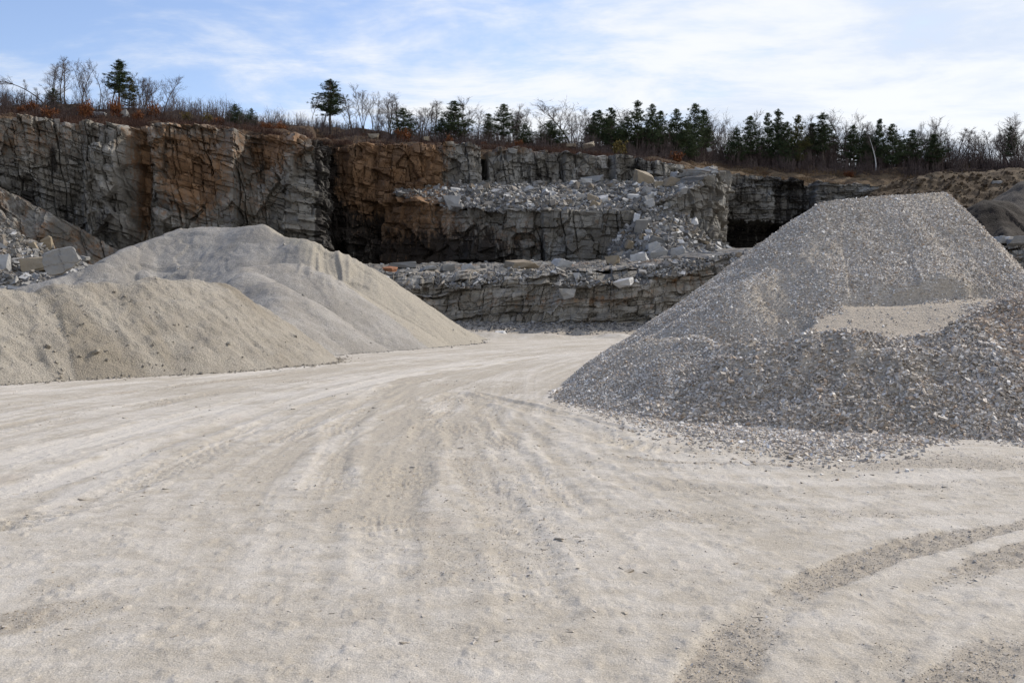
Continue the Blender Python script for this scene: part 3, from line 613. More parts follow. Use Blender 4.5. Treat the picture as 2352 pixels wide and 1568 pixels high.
def bl_right(U, V, S, Z):
    U = U + 9 * vn(V * .09, U * .02, 6) + 5 * vn(V * .3, U * .1, 7); V = V + 12 * vn(U * .05, V * 0, 8) + 9 * vn(U * .17, V * 0, 9) + 5 * vn(U * .5, V * 0, 10)
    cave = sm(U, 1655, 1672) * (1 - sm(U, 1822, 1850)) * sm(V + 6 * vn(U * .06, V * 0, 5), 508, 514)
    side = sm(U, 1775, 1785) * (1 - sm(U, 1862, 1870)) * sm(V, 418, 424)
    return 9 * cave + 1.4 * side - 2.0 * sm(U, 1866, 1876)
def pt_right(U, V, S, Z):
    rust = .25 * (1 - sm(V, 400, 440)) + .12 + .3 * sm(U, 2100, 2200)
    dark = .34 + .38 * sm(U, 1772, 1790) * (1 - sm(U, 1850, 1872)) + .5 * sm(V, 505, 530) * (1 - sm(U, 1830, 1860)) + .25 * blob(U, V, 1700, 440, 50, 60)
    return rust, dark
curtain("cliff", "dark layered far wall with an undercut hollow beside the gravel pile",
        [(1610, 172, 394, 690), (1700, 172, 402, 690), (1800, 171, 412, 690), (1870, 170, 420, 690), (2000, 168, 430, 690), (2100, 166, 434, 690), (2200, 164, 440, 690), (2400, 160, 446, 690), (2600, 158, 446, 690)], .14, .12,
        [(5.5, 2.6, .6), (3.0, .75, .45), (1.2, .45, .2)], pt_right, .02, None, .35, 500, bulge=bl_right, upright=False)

def pt_bench(U, V, S, Z):
    return .22 + .3 * blob(U, V, 1300, 690, 200, 14) + .25 * blob(U, V, 1560, 640, 80, 30), .14 + .3 * blob(U, V, 1480, 740, 120, 16)
BENCH = [(760, 97, 628, 772), (860, 97, 628, 772), (1000, 97, 630, 772), (1100, 96.5, 626, 772), (1200, 96, 622, 772), (1300, 96, 624, 772), (1400, 96, 618, 772), (1500, 96, 610, 772), (1600, 97, 596, 772), (1690, 98, 582, 772), (1900, 99, 572, 772), (2250, 99, 566, 772), (2352, 98, 560, 772), (2600, 97, 560, 772)]
curtain("cliff", "low bench of cracked grey rock across the end of the yard", BENCH, .06, .055,
        [(3.0, 1.9, .5), (1.8, .9, .42), (.8, .4, .2)], pt_bench, -.05, lambda t: 1.6 * np.clip((t - .8) / .2, 0, 1) ** 1.2 + .25 * t, .55, 600, cap=(.5, 1.2, 2.5, 5, 12, 40), rough=.05, light=.62, upright=False)

def pt_slab(U, V, S, Z): return .42 + .2 * fbm(U * .02, V * .02, 7, 3), .1 + .5 * blob(U, V, 20, 480, 40, 40)
curtain("rock_slab", "smooth brown slanting slab at the foot of the left wall",
        [(-260, 106, 330, 720), (-100, 107, 385, 720), (0, 108, 432, 720), (100, 109.5, 480, 720), (200, 111, 532, 720), (310, 113, 592, 720), (350, 114, 615, 720)], .09, .09,
        [(6, 5, .4), (3.0, 1.2, .2), (1.2, .5, .08)], pt_slab, .5, lambda t: 3.0 * t, .8, 700, cap=(.5, 1.5, 4), rough=.3, topn=.15)

# ------------------------------------------------------------------ the land above the walls
EDGE = [(-700, 112, 262), (-260, 113, 262), (0, 119, 274), (200, 122, 286), (400, 122, 291), (520, 123, 292), (600, 124, 300), (660, 124, 314), (714, 124, 324), (726, 145, 331), (850, 145, 330), (1020, 149, 335), (1115, 150, 341), (1200, 151, 341), (1300, 152, 350), (1400, 153, 361), (1515, 154, 375), (1600, 160, 392), (1650, 174, 396), (1800, 173, 412), (1870, 172, 420), (2000, 170, 430), (2200, 166, 440), (2400, 162, 446), (3200, 160, 446)]
TREEL = [(-700, 240), (0, 246), (100, 242), (300, 250), (400, 260), (500, 276), (600, 287), (700, 295), (800, 300), (900, 310), (1000, 320), (1100, 330), (1200, 333), (1300, 335), (1400, 346), (1500, 360), (1600, 370), (1700, 378), (1800, 383), (2000, 388), (2150, 391), (2400, 390), (3200, 390)]
def plat(u, back):
    """height of the upper ground, 'back' metres behind the edge of the wall, in the direction u"""
    u = np.asarray(u, float); Ye = lerp(u, EDGE, 1); ze = Z_(lerp(u, EDGE, 2), Ye) - .15; Yt = Ye + 14; zt = Z_(lerp(u, TREEL, 1), Yt)
    b = np.asarray(back, float); t = np.clip(b / 14, 0, 1); z = ze + (zt - ze) * (.75 * t + .25 * t * t) + .02 * np.clip(b - 14, 0, 400)
    Y = Ye + b; return X_(u, Y), Y, z
nu = 900; us = np.linspace(-700, 3200, nu); bk = np.concatenate([np.linspace(.2, 16, 70), np.geomspace(17, 2500, 40)])
Ug, Bg = np.meshgrid(us, bk); x, y, z = plat(Ug, Bg)
z = z + (.9 * fbm(x * .25, y * .25, 800, 4) + .35 * fbm(x * 1.1, y * 1.1, 801, 3)) * sm(Bg, 0, 3) * (1 - .5 * sm(Bg, 20, 60)) - 1.5 * (1 - sm(Bg, .2, 2.6))
bare = .62 * sm(Ug, 1480, 1600) * (1 - sm(Bg, 8, 13)) + .55 * (1 - sm(Ug, 90, 190)) * (1 - sm(Bg, 8, 14)) + .5 * blob(Ug, Bg, 1180, 0, 300, 5) - .1 + .55 * (1 - sm(Bg, .2, 1.5))
link("hillside", mk_mesh("hillside", np.stack([x.ravel(), y.ravel(), z.ravel()], 1), [grid_faces(len(bk), nu)], [M_SOIL], True, {'bare': bare}), kind='structure', label='brown brushy ground above the quarry walls')

# dirt bank on the far right rim
def d_dirt(px, py, h, run, dd): return .6 * fbm(px * .3, py * .3, 141, 4) + .3 * fbm(px * 1.2, py * 1.2, 142, 3), np.clip(fbm(px * .5, py * .5, 143, 3) + .3, 0, 1)
o, V, gr = build_pile("dirt_bank", "stony brown dirt bank along the right rim below bare trees", 55, 110, 146, 182, .25,
    [(rp((2030, 428, 166), (2120, 402, 165), (2190, 396, 164), (2260, 392, 163), (2310, 384, 162), (2420, 388, 161), (2600, 390, 160)), .6, 1.0)], d_dirt, M_DIRT, 3, 17.0)
clods(V, o, 1500, np.random.default_rng(14), .28, .5, M_DIRT, (75, 160), (22, 12), 'clods')

# ledge, chute and talus below the walls
def ruled(name, cols, nb, label, matatt, amp=.5, seed=0, bow=0.0):
    """sloping sheet of debris; cols = (u, v_back, Y_back, v_front, Y_front)"""
    c = np.array(cols, float); n = int((c[-1, 0] - c[0, 0]) / 2.5); u = np.linspace(c[0, 0], c[-1, 0], n)
    g_ = [np.interp(u, c[:, 0], c[:, i]) for i in range(1, 5)]; b = np.linspace(0, 1, nb)[:, None]
    zb = Z_(g_[0], g_[1]); zf_ = Z_(g_[2], g_[3]); Y = g_[1] + (g_[3] - g_[1]) * b; xb = X_(u, g_[1]); xf = X_(u, g_[3])
    x = xb + (xf - xb) * b; z = zb + (zf_ - zb) * b + bow * 4 * b * (1 - b)
    z = z + amp * fbm(x * .4, Y * .4, seed, 4) + amp * .4 * fbm(x * 1.8, Y * 1.8, seed + 4, 3)
    rust = np.clip(matatt[0] + .5 * fbm(x * .2, Y * .2, seed + 9, 3), 0, 1) if not callable(matatt[0]) else matatt[0](np.repeat(u[None], nb, 0))
    me = mk_mesh(name, np.stack([x.ravel(), Y.ravel(), z.ravel()], 1), [grid_faces(nb, n)], [M_ROCK], False, {'rust': rust, 'dark': np.full(x.shape, matatt[1]), 'tone': np.full(x.shape, .45)})
    link(name, me, kind='structure', label=label)
    return u, x, Y, z
LEDGE = ruled("rubble_ledge", [(900, 440, 146, 452, 141), (960, 428, 147, 463, 137.5), (1100, 422, 148, 482, 132.5), (1180, 430, 149, 478, 130.5), (1290, 424, 150, 486, 128.5), (1400, 414, 151, 492, 127.5), (1480, 412, 151, 480, 127.5), (1560, 410, 152, 446, 128.5), (1600, 406, 154, 424, 129.5), (1640, 400, 156, 406, 131)], 70,
              "sloping ledge of broken rock below the upper grey wall", (lambda u: .75 * (1 - sm(u, 960, 1120)) + .15, .1), .8, 31, .6)
CHUTE = ruled("rubble_chute", [(1400, 560, 127, 606, 118), (1440, 520, 127, 606, 116), (1480, 482, 127, 604, 114.5), (1540, 470, 128, 600, 114), (1600, 520, 129, 598, 115), (1650, 560, 130, 594, 117), (1700, 590, 131, 590, 119)], 70,
              "fan of broken rock spilled down the right of the promontory", (.2, .1), .8, 41, -.6)
TALUS = ruled("talus", [(-160, 490, 106, 700, 84), (-60, 500, 106, 690, 85), (0, 520, 106, 680, 86), (60, 548, 107, 668, 87), (110, 572, 108, 655, 88), (170, 600, 109, 640, 90), (240, 625, 109, 640, 94)], 60,
              "slope of grey broken rock under the left slab", (.1, .05), .8, 51, -.4)
BTOP = ruled("bench_top", [(760, 612, 126, 632, 98), (900, 610, 126, 634, 99), (1100, 606, 126, 632, 99), (1300, 604, 125, 628, 98.6), (1450, 602, 120, 617, 98.6), (1560, 598, 120, 604, 99), (1700, 588, 122, 586, 100.5), (1900, 575, 122, 576, 101), (2250, 560, 112, 568, 101), (2600, 550, 112, 560, 101)], 40,
             "debris covered top of the low rock bench", (.25, .05), .5, 61, .3)

# ------------------------------------------------------------------ rubble: stuff, then single rocks
def sheet_pts(sh, n, rng, ufun=None):
    u, x, Y, z = sh; w_ = np.ones(x.shape) if ufun is None else ufun(np.repeat(u[None], x.shape[0], 0), np.linspace(0, 1, x.shape[0])[:, None] * np.ones(x.shape))
    i = rng.choice(x.size, n, p=(w_ / w_.sum()).ravel())
    return np.stack([x.ravel()[i], Y.ravel()[i], z.ravel()[i]], 1) + rng.normal(0, .1, (n, 3)) * np.array([1, 1, 0])
def rubble(name, label, P, s0, sig, rng, smax):
    s = np.clip(rng.lognormal(math.log(s0), sig, len(P)), s0 * .35, smax)
    V, Fc, t = stones(P + np.array([0, 0, 1]) * (s * .15)[:, None], s, rng, (1.2, .9, .55), .26, .5)
    link(name, mk_mesh(name, V, [Fc], [M_RUB], False, {'tone': t}), kind='stuff', label=label)
rng = np.random.default_rng(33)
rubble("rubble", "small broken rock strewn over the ledge under the upper wall", sheet_pts(LEDGE, 18000, rng, lambda U, b: (.12 + sm(U, 960, 1180)) * (.4 + b)), .15, .7, rng, .8)
rubble("rubble", "small broken rock in the spill right of the promontory", sheet_pts(CHUTE, 7000, rng), .15, .7, rng, .8)
rubble("rubble", "small grey broken rock on the slope under the left slab", sheet_pts(TALUS, 9000, rng), .15, .65, rng, .7)
P = sheet_pts(BTOP, 3200, rng, lambda U, b: .15 + b ** 3); rubble("rubble", "small broken rock along the top of the low bench", P, .11, .6, rng, .5)
n = 4200; uu = rng.uniform(770, 1720, n); k = rng.uniform(0, 1, n) ** 1.3; Yb = lerp(uu, BENCH, 1); zt = Z_(lerp(uu, BENCH, 2), Yb)
P = np.stack([X_(uu, Yb), Yb - .2 + 2.3 * (1 - k) - .3, zt - 1.5 * k + .02], 1)
keep = (fbm(uu * .012, k * 2, 3, 3) + .12 * (1 - k) > .04); rubble("rubble", "flaky stones lodged on the upper steps of the low bench face", P[keep], .13, .6, rng, .55)
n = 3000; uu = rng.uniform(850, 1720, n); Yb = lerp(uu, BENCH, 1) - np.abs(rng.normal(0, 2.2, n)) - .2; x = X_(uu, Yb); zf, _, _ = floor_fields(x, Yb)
M_RUB2 = M_RUB; M_RUB = stone_mat('shade_toned_chips', [(0, (.10, .095, .09)), (.7, (.18, .172, .165)), (1, (.34, .33, .32))])  # darker stone colour with the shade of the bench painted into it
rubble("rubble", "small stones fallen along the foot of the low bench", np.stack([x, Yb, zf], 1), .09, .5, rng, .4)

M_RUB = M_RUB2
def rock_mesh(seed, jag=.27, n=15):
    r = random.Random(seed); bm = bmesh.new()
    base = [(a, b, c) for a in (-.5, .5) for b in (-.5, .5) for c in (-.5, .5)]
    for p in base: bm.verts.new([q + r.uniform(-jag, jag) for q in p])
    for _ in range(n - 8):
        p = [r.uniform(-.56, .56) for _ in range(3)]; k = r.randrange(3); p[k] = r.choice((-1, 1)) * r.uniform(.46, .6); bm.verts.new(p)
    res = bmesh.ops.convex_hull(bm, input=bm.verts)
    dead = [e for e in res['geom_interior'] + res['geom_unused'] if isinstance(e, bmesh.types.BMVert) and e.is_valid]
    bmesh.ops.delete(bm, geom=list(set(dead)), context='VERTS')
    bmesh.ops.dissolve_limit(bm, angle_limit=math.radians(9), verts=bm.verts, edges=bm.edges)
    bmesh.ops.bevel(bm, geom=list(bm.edges), offset=.022, segments=1, affect='EDGES')
    bmesh.ops.triangulate(bm, faces=bm.faces)
    for _ in range(2): bmesh.ops.subdivide_edges(bm, edges=[e for e in bm.edges if e.calc_length() > .14], cuts=1, use_grid_fill=True); bmesh.ops.triangulate(bm, faces=bm.faces)
    for v in bm.verts:
        q = v.co * 2.3 + Vector((seed * 3.1, 0, 0)); v.co += Vector([noise.noise(q + Vector((0, 9 * i, 0))) * .07 + noise.noise(q * 3 + Vector((0, 9 * i, 5))) * .025 for i in range(3)])
    me = bpy.data.meshes.new("rock"); bm.to_mesh(me); bm.free(); return me
def great_boulder():
    """split, many sided block after the photograph's outline"""
    pr = [(-.47, -.05), (-.44, .27), (-.1, .40), (.27, .5), (.36, .34), (.5, .05), (.3, -.2), (.02, -.42), (-.3, -.5), (-.42, -.3)]; bm = bmesh.new(); n = len(pr)
    f0 = [bm.verts.new((x + .03, -.42 + .12 * z, z)) for x, z in pr]; f1 = [bm.verts.new((x * .86 - .04, .45 + .1 * x, z * .9 + .02)) for x, z in pr]; m0 = [bm.verts.new((x * 1.06 - .02, 0, z * 1.05)) for x, z in pr]
    for A, Bq in ((f0, m0), (m0, f1)):
        for i in range(n): bm.faces.new((A[i], Bq[i], Bq[(i + 1) % n], A[(i + 1) % n]))
    bm.faces.new(f0); bm.faces.new(f1[::-1]); bmesh.ops.recalc_face_normals(bm, faces=bm.faces); bmesh.ops.triangulate(bm, faces=bm.faces)
    for _ in range(5): bmesh.ops.subdivide_edges(bm, edges=[e for e in bm.edges if e.calc_length() > .05], cuts=1); bmesh.ops.triangulate(bm, faces=bm.faces)
    for v in bm.verts:
        c = v.co; st = .035 * (1 if c.x + .25 * c.z > .06 + .05 * noise.noise(c * 5) else -1) - (.03 if c.z < -.12 + .2 * c.x + .06 * noise.noise(c * 7) else 0)
        v.co = c + Vector((noise.noise(c * 4) * .05, (-st if c.y < -.2 else 0) + noise.noise(c * 6 + Vector((3, 0, 0))) * .05, noise.noise(c * 5 + Vector((0, 7, 0))) * .05))
    me = bpy.data.meshes.new("boulder"); bm.to_mesh(me); bm.free(); me.materials.append(M_ROCKOBJ); return me
ROCKS = [rock_mesh(i) for i in range(14)]; RM = {}
def rock_var(i, mat):
    k = (i % 14, mat.name)
    if k not in RM:
        m = ROCKS[i % 14].copy(); m.materials.append(mat); RM[k] = m
    return RM[k]
SHEETS = {'L': LEDGE, 'C': CHUTE, 'T': TALUS, 'B': BTOP}
def sheet_Y(sh, u, v):
    us_, x, Y, z = SHEETS[sh]; j = int(np.argmin(abs(us_ - u))); vv = HV - (z[:, j] - H) * F / Y[:, j]
    i = int(np.argmin(abs(vv - v))); return float(Y[i, j])
def put_rock(u, v, wpx, hpx, where, label, mat=None, group=None, seed=0, tilt=.25, deep=.8, rz=None, name="boulder"):
    """a boulder whose foot is traced at (u, v + h/2) on a debris sheet or at a given depth"""
    Y = sheet_Y(where, u, v + hpx * .45) if isinstance(where, str) else where
    r = random.Random(seed * 7 + int(u * 13) + int(v)); o = bpy.data.objects.new(name, rock_var(r.randrange(14), mat or M_ROCKOBJ)); C.objects.link(o)
    o.location = at(u, v + hpx * .12, Y); wd = wpx * Y / F; hg = hpx * Y / F
    o.scale = (wd * .84, wd * .84 * deep * r.uniform(.8, 1.1), hg * .88)
    o.rotation_euler = (r.uniform(-tilt, tilt), r.uniform(-tilt, tilt), r.uniform(-.5, .5) if rz is None else rz)
    o['label'] = label; o['category'] = 'rock'
    if group: o['group'] = group
    return o
W, B, R_ = M_WHITE, M_BROWN, M_RUSTY
BOULDERS = [
    (143, 592, 84, 64, 88, "huge pale square boulder resting at the left edge of the grey pile", None),
    (4, 602, 36, 40, 'T', "pale boulder cut by the left picture edge on the broken rock slope", W),
    (82, 607, 60, 36, 'T', "long dark brown slab half buried beside the huge pale boulder", B),
    (76, 566, 22, 20, 'T', "rounded tan rock under the left slab", B),
    (108, 558, 24, 28, 'T', "upright tan grey rock just above the huge pale boulder", B),
    (194, 592, 24, 12, 92, "thin flat slab lying right of the huge pale boulder", None),
    (285, 266, 25, 26, 131, "rounded pale boulder among rust bushes on the left rim", W),
    (228, 266, 30, 18, 131, "low grey boulder in the brush left of the rounded pale boulder", None),
    (186, 262, 16, 12, 131, "small grey boulder at the left end of the left rim brush", None),
    (1475, 410, 40, 34, 'L', "large tan upright block leaning on the ledge under the upper wall", B),
    (1362, 413, 46, 18, 'L', "long flat grey block at the back of the rubble ledge", None),
    (1550, 418, 54, 22, 'L', "long brown slanting slab at the right end of the rubble ledge", B),
    (1512, 424, 30, 16, 'L', "grey brown block beneath the long slanting slab", B),
    (1345, 418, 26, 12, 'L', "flat pale slab in front of the long flat grey block", W),
    (1262, 438, 26, 17, 'L', "pale split boulder near the middle of the rubble ledge", None),
    (1210, 437, 12, 8, 'L', "small white stone on the left part of the rubble ledge", W),
    (1038, 462, 34, 30, 'L', "big grey boulder low on the left part of the rubble ledge", None),
    (1046, 436, 22, 9, 'L', "flat light slab above the big grey boulder", W),
    (1105, 426, 34, 14, 'L', "flat grey boulder below the black notch of the upper wall", None),
    (1486, 439, 24, 16, 'L', "white angular block below the tan upright block", W),
    (1500, 446, 16, 12, 'L', "small white block touching the white angular block", W),
    (1458, 451, 26, 12, 'L', "flat white slab low on the right part of the ledge", W),
    (1490, 456, 32, 20, 'L', "square dark grey block near the right part of the ledge lip", None),
    (1332, 452, 20, 18, 'L', "wedge shaped pale block at the middle of the ledge", None),
    (1360, 456, 26, 16, 'L', "brown tinted block right of the wedge shaped pale block", B),
    (1366, 468, 24, 14, 'L', "lower brown grey block at the ledge lip", B),
    (1492, 468, 26, 18, 'L', "grey block hanging at the ledge lip over the rock spill", None),
    (1614, 397, 36, 16, 'L', "flat pale slab on the top corner of the promontory", W),
    (1570, 436, 22, 14, 'L', "pale cracked block under the right end of the slanting slab", None),
    (1472, 516, 26, 32, 'C', "upright grey block at the top of the rock spill", None),
    (1462, 500, 14, 20, 'C', "thin white flake standing at the top of the rock spill", W),
    (1510, 552, 44, 18, 'C', "broad pale slab high in the rock spill", None),
    (1502, 567, 30, 24, 'C', "pale block below the broad pale slab", W),
    (1510, 590, 50, 46, 'C', "largest grey leaning slab at the foot of the rock spill", None),
    (1560, 583, 38, 36, 'C', "tall square rust-edged block right of the largest leaning slab", None),
    (1456, 586, 26, 20, 'C', "grey block left of the largest leaning slab", None),
    (1484, 570, 16, 26, 'C', "narrow upright block in the middle of the rock spill", None),
    (1446, 560, 26, 20, 'C', "brownish block at the left side of the rock spill", B),
    (1488, 547, 14, 14, 'C', "small bright white block in the rock spill", W),
    (1422, 545, 10, 14, 'C', "small white shard left of the rock spill", W),
    (1594, 584, 22, 18, 'C', "pale wedge at the right foot of the rock spill", W),
    (1625, 586, 30, 16, 'C', "flat grey block at the right end of the rock spill", None),
    (1472, 590, 38, 24, 112, "bright white slab standing on the right part of the bench", W),
    (1560, 593, 34, 14, 112, "tan pointed block on the bench below the rust-edged block", B),
    (1408, 597, 30, 20, 106, "tan broken block left of the bright white slab on the bench", B),
    (1292, 601, 38, 18, 104, "white topped square block alone on the middle of the bench", W),
    (1200, 606, 60, 16, 105, "low brown slab at the centre of the bench top", B),
    (1075, 613, 30, 15, 104, "larger pale cube on the left part of the bench", W),
    (1032, 613, 32, 17, 104, "pale flat topped block left of the larger pale cube", None),
    (985, 616, 30, 10, 104, "flat grey slab near the left end of the bench", None),
    (896, 618, 26, 13, 103, "rusty red block at the left end of the bench", R_),
    (925, 612, 54, 14, 106, "wide low grey slab behind the rusty red block", None),
    (1110, 611, 14, 9, 104, "small grey block right of the larger pale cube", None),
    (1432, 648, 40, 18, 94.6, "white slab lodged on the upper bench face", W),
    (1324, 632, 12, 14, 96, "small pointed pale stone at the bench lip", W),
    (1300, 672, 36, 22, 94.3, "tan edged block jutting from the bench face", None),
    (1150, 765, 30, 9, 86, "white crumpled rock at the foot of the bench", W),
    (2250, 552, 18, 16, 99, "pale cube on the bench beside the gravel pile right slope", None),
    (2275, 558, 18, 12, 98.5, "small grey block right of the pale cube by the gravel pile", None),
    (2306, 548, 38, 16, 100, "rounded grey boulder on the bench under the topsoil heap", None),
    (2318, 546, 14, 9, 97.5, "small yellow white stone on the rounded grey boulder", W),
    (2340, 551, 40, 24, 98.5, "big smooth grey boulder at the right picture edge", None),
    (1350, 333, 30, 11, 160, "pale flat boulder on the rim above the upper wall", B),
    (1312, 334, 18, 8, 160, "small tan boulder left of the pale flat rim boulder", B),
    (1628, 344, 10, 9, 166, "small round boulder under the pines on the rim", None),
    (1286, 296, 1, 1, 300, "", None),
    (980, 318, 16, 9, 154, "tan boulder on the rim between two green pines", B),
    (858, 313, 22, 12, 152, "tan grey boulder on the brown rim left of the broad pine", B),
    (725, 590, 1, 1, 300, "", None),
    (2290, 422, 26, 12, 158, "pale boulder on the slope of the brown dirt bank", None),
    (2330, 424, 34, 14, 158, "dark slab on the dirt bank at the right picture edge", None),
    (1176, 347, 24, 10, 147, "pale block on the lip of the upper wall near its left end", None),
]
for i, b in enumerate(BOULDERS):
    if not b[5]: continue
    o = put_rock(b[0], b[1], b[2], b[3], b[4], b[5], b[6], None, i)
    if i == 0: o.data = great_boulder(); o.scale *= 1.15; o.rotation_euler = (0, 0, .25)
def many(sheet, n, label, group, lo, hi, seed, ufun=None, brown=.15):
    rng_ = np.random.default_rng(seed); P_ = sheet_pts(SHEETS[sheet], n, rng_, ufun)
    for p in P_:
        s_ = float(np.clip(rng_.lognormal(math.log(lo * .62), .42), lo * .4, hi)); r_ = rng_.uniform()
        o_ = bpy.data.objects.new("rock", rock_var(int(rng_.integers(14)), B if r_ < brown else (W if r_ > .82 else M_ROCKOBJ))); C.objects.link(o_)
        o_.location = p + np.array([0, 0, s_ * .15]); o_.scale = (s_ * rng_.uniform(.9, 1.4), s_ * rng_.uniform(.7, 1), s_ * rng_.uniform(.45, .9))
        o_.rotation_euler = (rng_.normal(0, .35), rng_.normal(0, .35), rng_.uniform(0, 6.3)); o_['label'] = label; o_['category'] = 'rock'; o_['group'] = group
many('L', 80, "angular grey rock lying in the rubble of the ledge under the upper wall", "rocks in the ledge rubble", .75, 1.7, 71, lambda U, b: .05 + sm(U, 1150, 1400))
many('C', 50, "angular grey rock lying in the spill right of the promontory", "rocks in the promontory spill", .8, 1.8, 72)
many('T', 40, "angular grey rock lying on the slope under the left slab", "rocks under the left slab", .6, 1.4, 73)
many('B', 14, "angular rock lying among debris on top of the low bench", "rocks on the bench top", .45, 1.0, 74, lambda U, b: (U < 1720) * (.05 + b ** 2), .25)

# ------------------------------------------------------------------ plants
def tube_arrays(segs, sides):
    """segs: (n,8) p0 p1 r0 r1 -> tapered tubes"""
    s = np.array(segs, float); n = len(s); p0 = s[:, :3]; p1_ = s[:, 3:6]; d = p1_ - p0; d /= np.linalg.norm(d, axis=1)[:, None] + 1e-9
    up = np.where(abs(d[:, 2:3]) > .9, np.array([[1., 0, 0]]), np.array([[0, 0, 1.]])); a = np.cross(d, up); a /= np.linalg.norm(a, axis=1)[:, None] + 1e-9; b = np.cross(d, a)
    th = np.arange(sides) * 2 * np.pi / sides; ring = a[:, None, :] * np.cos(th)[None, :, None] + b[:, None, :] * np.sin(th)[None, :, None]
    V = np.concatenate([p0[:, None] + ring * s[:, 6][:, None, None], p1_[:, None] + ring * s[:, 7][:, None, None]], 1)
    k = np.arange(sides); q = np.stack([k, (k + 1) % sides, (k + 1) % sides + sides, k + sides], 1)
    return V.reshape(-1, 3), (q[None] + (np.arange(n) * 2 * sides)[:, None, None]).reshape(-1, 4)
def join(parts):
    Vs, Fs, off = [], [], 0
    for v, f_ in parts: Vs.append(v); Fs.append(f_ + off); off += len(v)
    return np.concatenate(Vs), np.concatenate(Fs)
def bare_tree(seed, hgt=8.0, spread=.32, low=.35, trunks=1, dens=1.0, lean=0.0, twist=.12):
    r = np.random.default_rng(seed); T, Bs, Tw = [], [], []
    def grow(p, d, L, rad, lev, out):
        n_ = 5 if lev == 0 else 3; pts = [p]
        for i in range(n_):
            d = d + r.normal(0, twist if lev == 0 else .17, 3) + np.array([0, 0, .10 if lev else 0]); d = d / np.linalg.norm(d)
            q = pts[-1] + d * L / n_; f0 = 1 - .8 * i / n_; f1 = 1 - .8 * (i + 1) / n_
            out.append((*pts[-1], *q, max(rad * f0, .006), max(rad * f1, .005))); pts.append(q)
        return pts
    for k in range(trunks):
        base = np.array([r.normal(0, .12) * (trunks > 1), r.normal(0, .12) * (trunks > 1), -.3]); ang = r.uniform(0, 6.28)
        d0 = np.array([math.cos(ang) * .13 * (trunks > 1) + lean, math.sin(ang) * .13 * (trunks > 1), 1.0]); d0 /= np.linalg.norm(d0)
        L0 = hgt * r.uniform(.85, 1.0); pts = grow(base, d0, L0, .10 * hgt / 8 * (1 if trunks == 1 else .8), 0, T)
        nb = int(15 * dens)
        for j in range(nb):
            t = low + (1 - low) * (j + r.uniform(0, 1)) / nb; fi = t * (len(pts) - 1); i0 = min(int(fi), len(pts) - 2); p = pts[i0] + (pts[i0 + 1] - pts[i0]) * (fi - i0)
            a = r.uniform(0, 6.28); el = r.uniform(.5, 1.1); d = np.array([math.cos(a) * math.cos(el), math.sin(a) * math.cos(el), math.sin(el)])
            d = d + d0 * .2; L = hgt * spread * (1.15 - .75 * (t - low) / (1 - low)) * r.uniform(.6, 1.15)
            b1 = grow(p, d, L, .036 * (1.2 - .7 * t), 1, Bs)
            for m in range(int(6 * dens)):
                f_ = r.uniform(.25, 1); ii = min(int(f_ * (len(b1) - 1)), len(b1) - 2); p2 = b1[ii] + (b1[ii + 1] - b1[ii]) * (f_ * (len(b1) - 1) - ii)
                d2 = (b1[ii + 1] - b1[ii]); d2 = d2 / np.linalg.norm(d2) + r.normal(0, .5, 3) + np.array([0, 0, .15]); d2 /= np.linalg.norm(d2)
                b2 = grow(p2, d2, L * r.uniform(.25, .5), .016, 2, Tw)
                for q in range(3):
                    e = b2[r.integers(1, len(b2))]; d3 = d2 + r.normal(0, .5, 3); d3 /= np.linalg.norm(d3); Tw.append((*e, *(e + d3 * r.uniform(.25, .6)), .011, .006))
    tv, tf = tube_arrays(T, 6); bv = join([tube_arrays(Bs, 3), tube_arrays(Tw, 3)])
    return mk_mesh("trunk", tv, [tf], [M_BARK], True), mk_mesh("crown", bv[0], [bv[1]], [M_TWIG], False)
def leaning_tree():
    r = np.random.default_rng(4); T, Bs = [], []
    pts = [np.array([0, 0, -.3])]
    for i in range(12):                                              # a thin trunk bent over to the left
        a = 1.0 + .085 * i; pts.append(pts[-1] + np.array([-math.sin(a - .25), 0, math.cos(a - .25) + .02]) * .48)
    for i in range(12): T.append((*pts[i], *pts[i + 1], .06 * (1 - i / 14), .06 * (1 - (i + 1) / 14)))
    for j in range(60):
        k = int(r.integers(7, 12)); p = pts[k]; d = pts[k + 1 if k < 12 else k] - pts[k]; d = d / np.linalg.norm(d) + r.normal(0, .38, 3) + np.array([0, 0, .1]); d /= np.linalg.norm(d); L = r.uniform(.4, 1.3)
        q = p + d * L; Bs.append((*p, *q, .014, .007))
        for m in range(3): Bs.append((*(p + d * L * r.uniform(.4, 1)), *(p + d * L + r.normal(0, .25, 3)), .007, .004))
    tv, tf = tube_arrays(T, 6); bv, bf = tube_arrays(Bs, 3)
    return mk_mesh("trunk", tv, [tf], [M_BARK], True), mk_mesh("crown", bv, [bf], [M_TWIG], False)
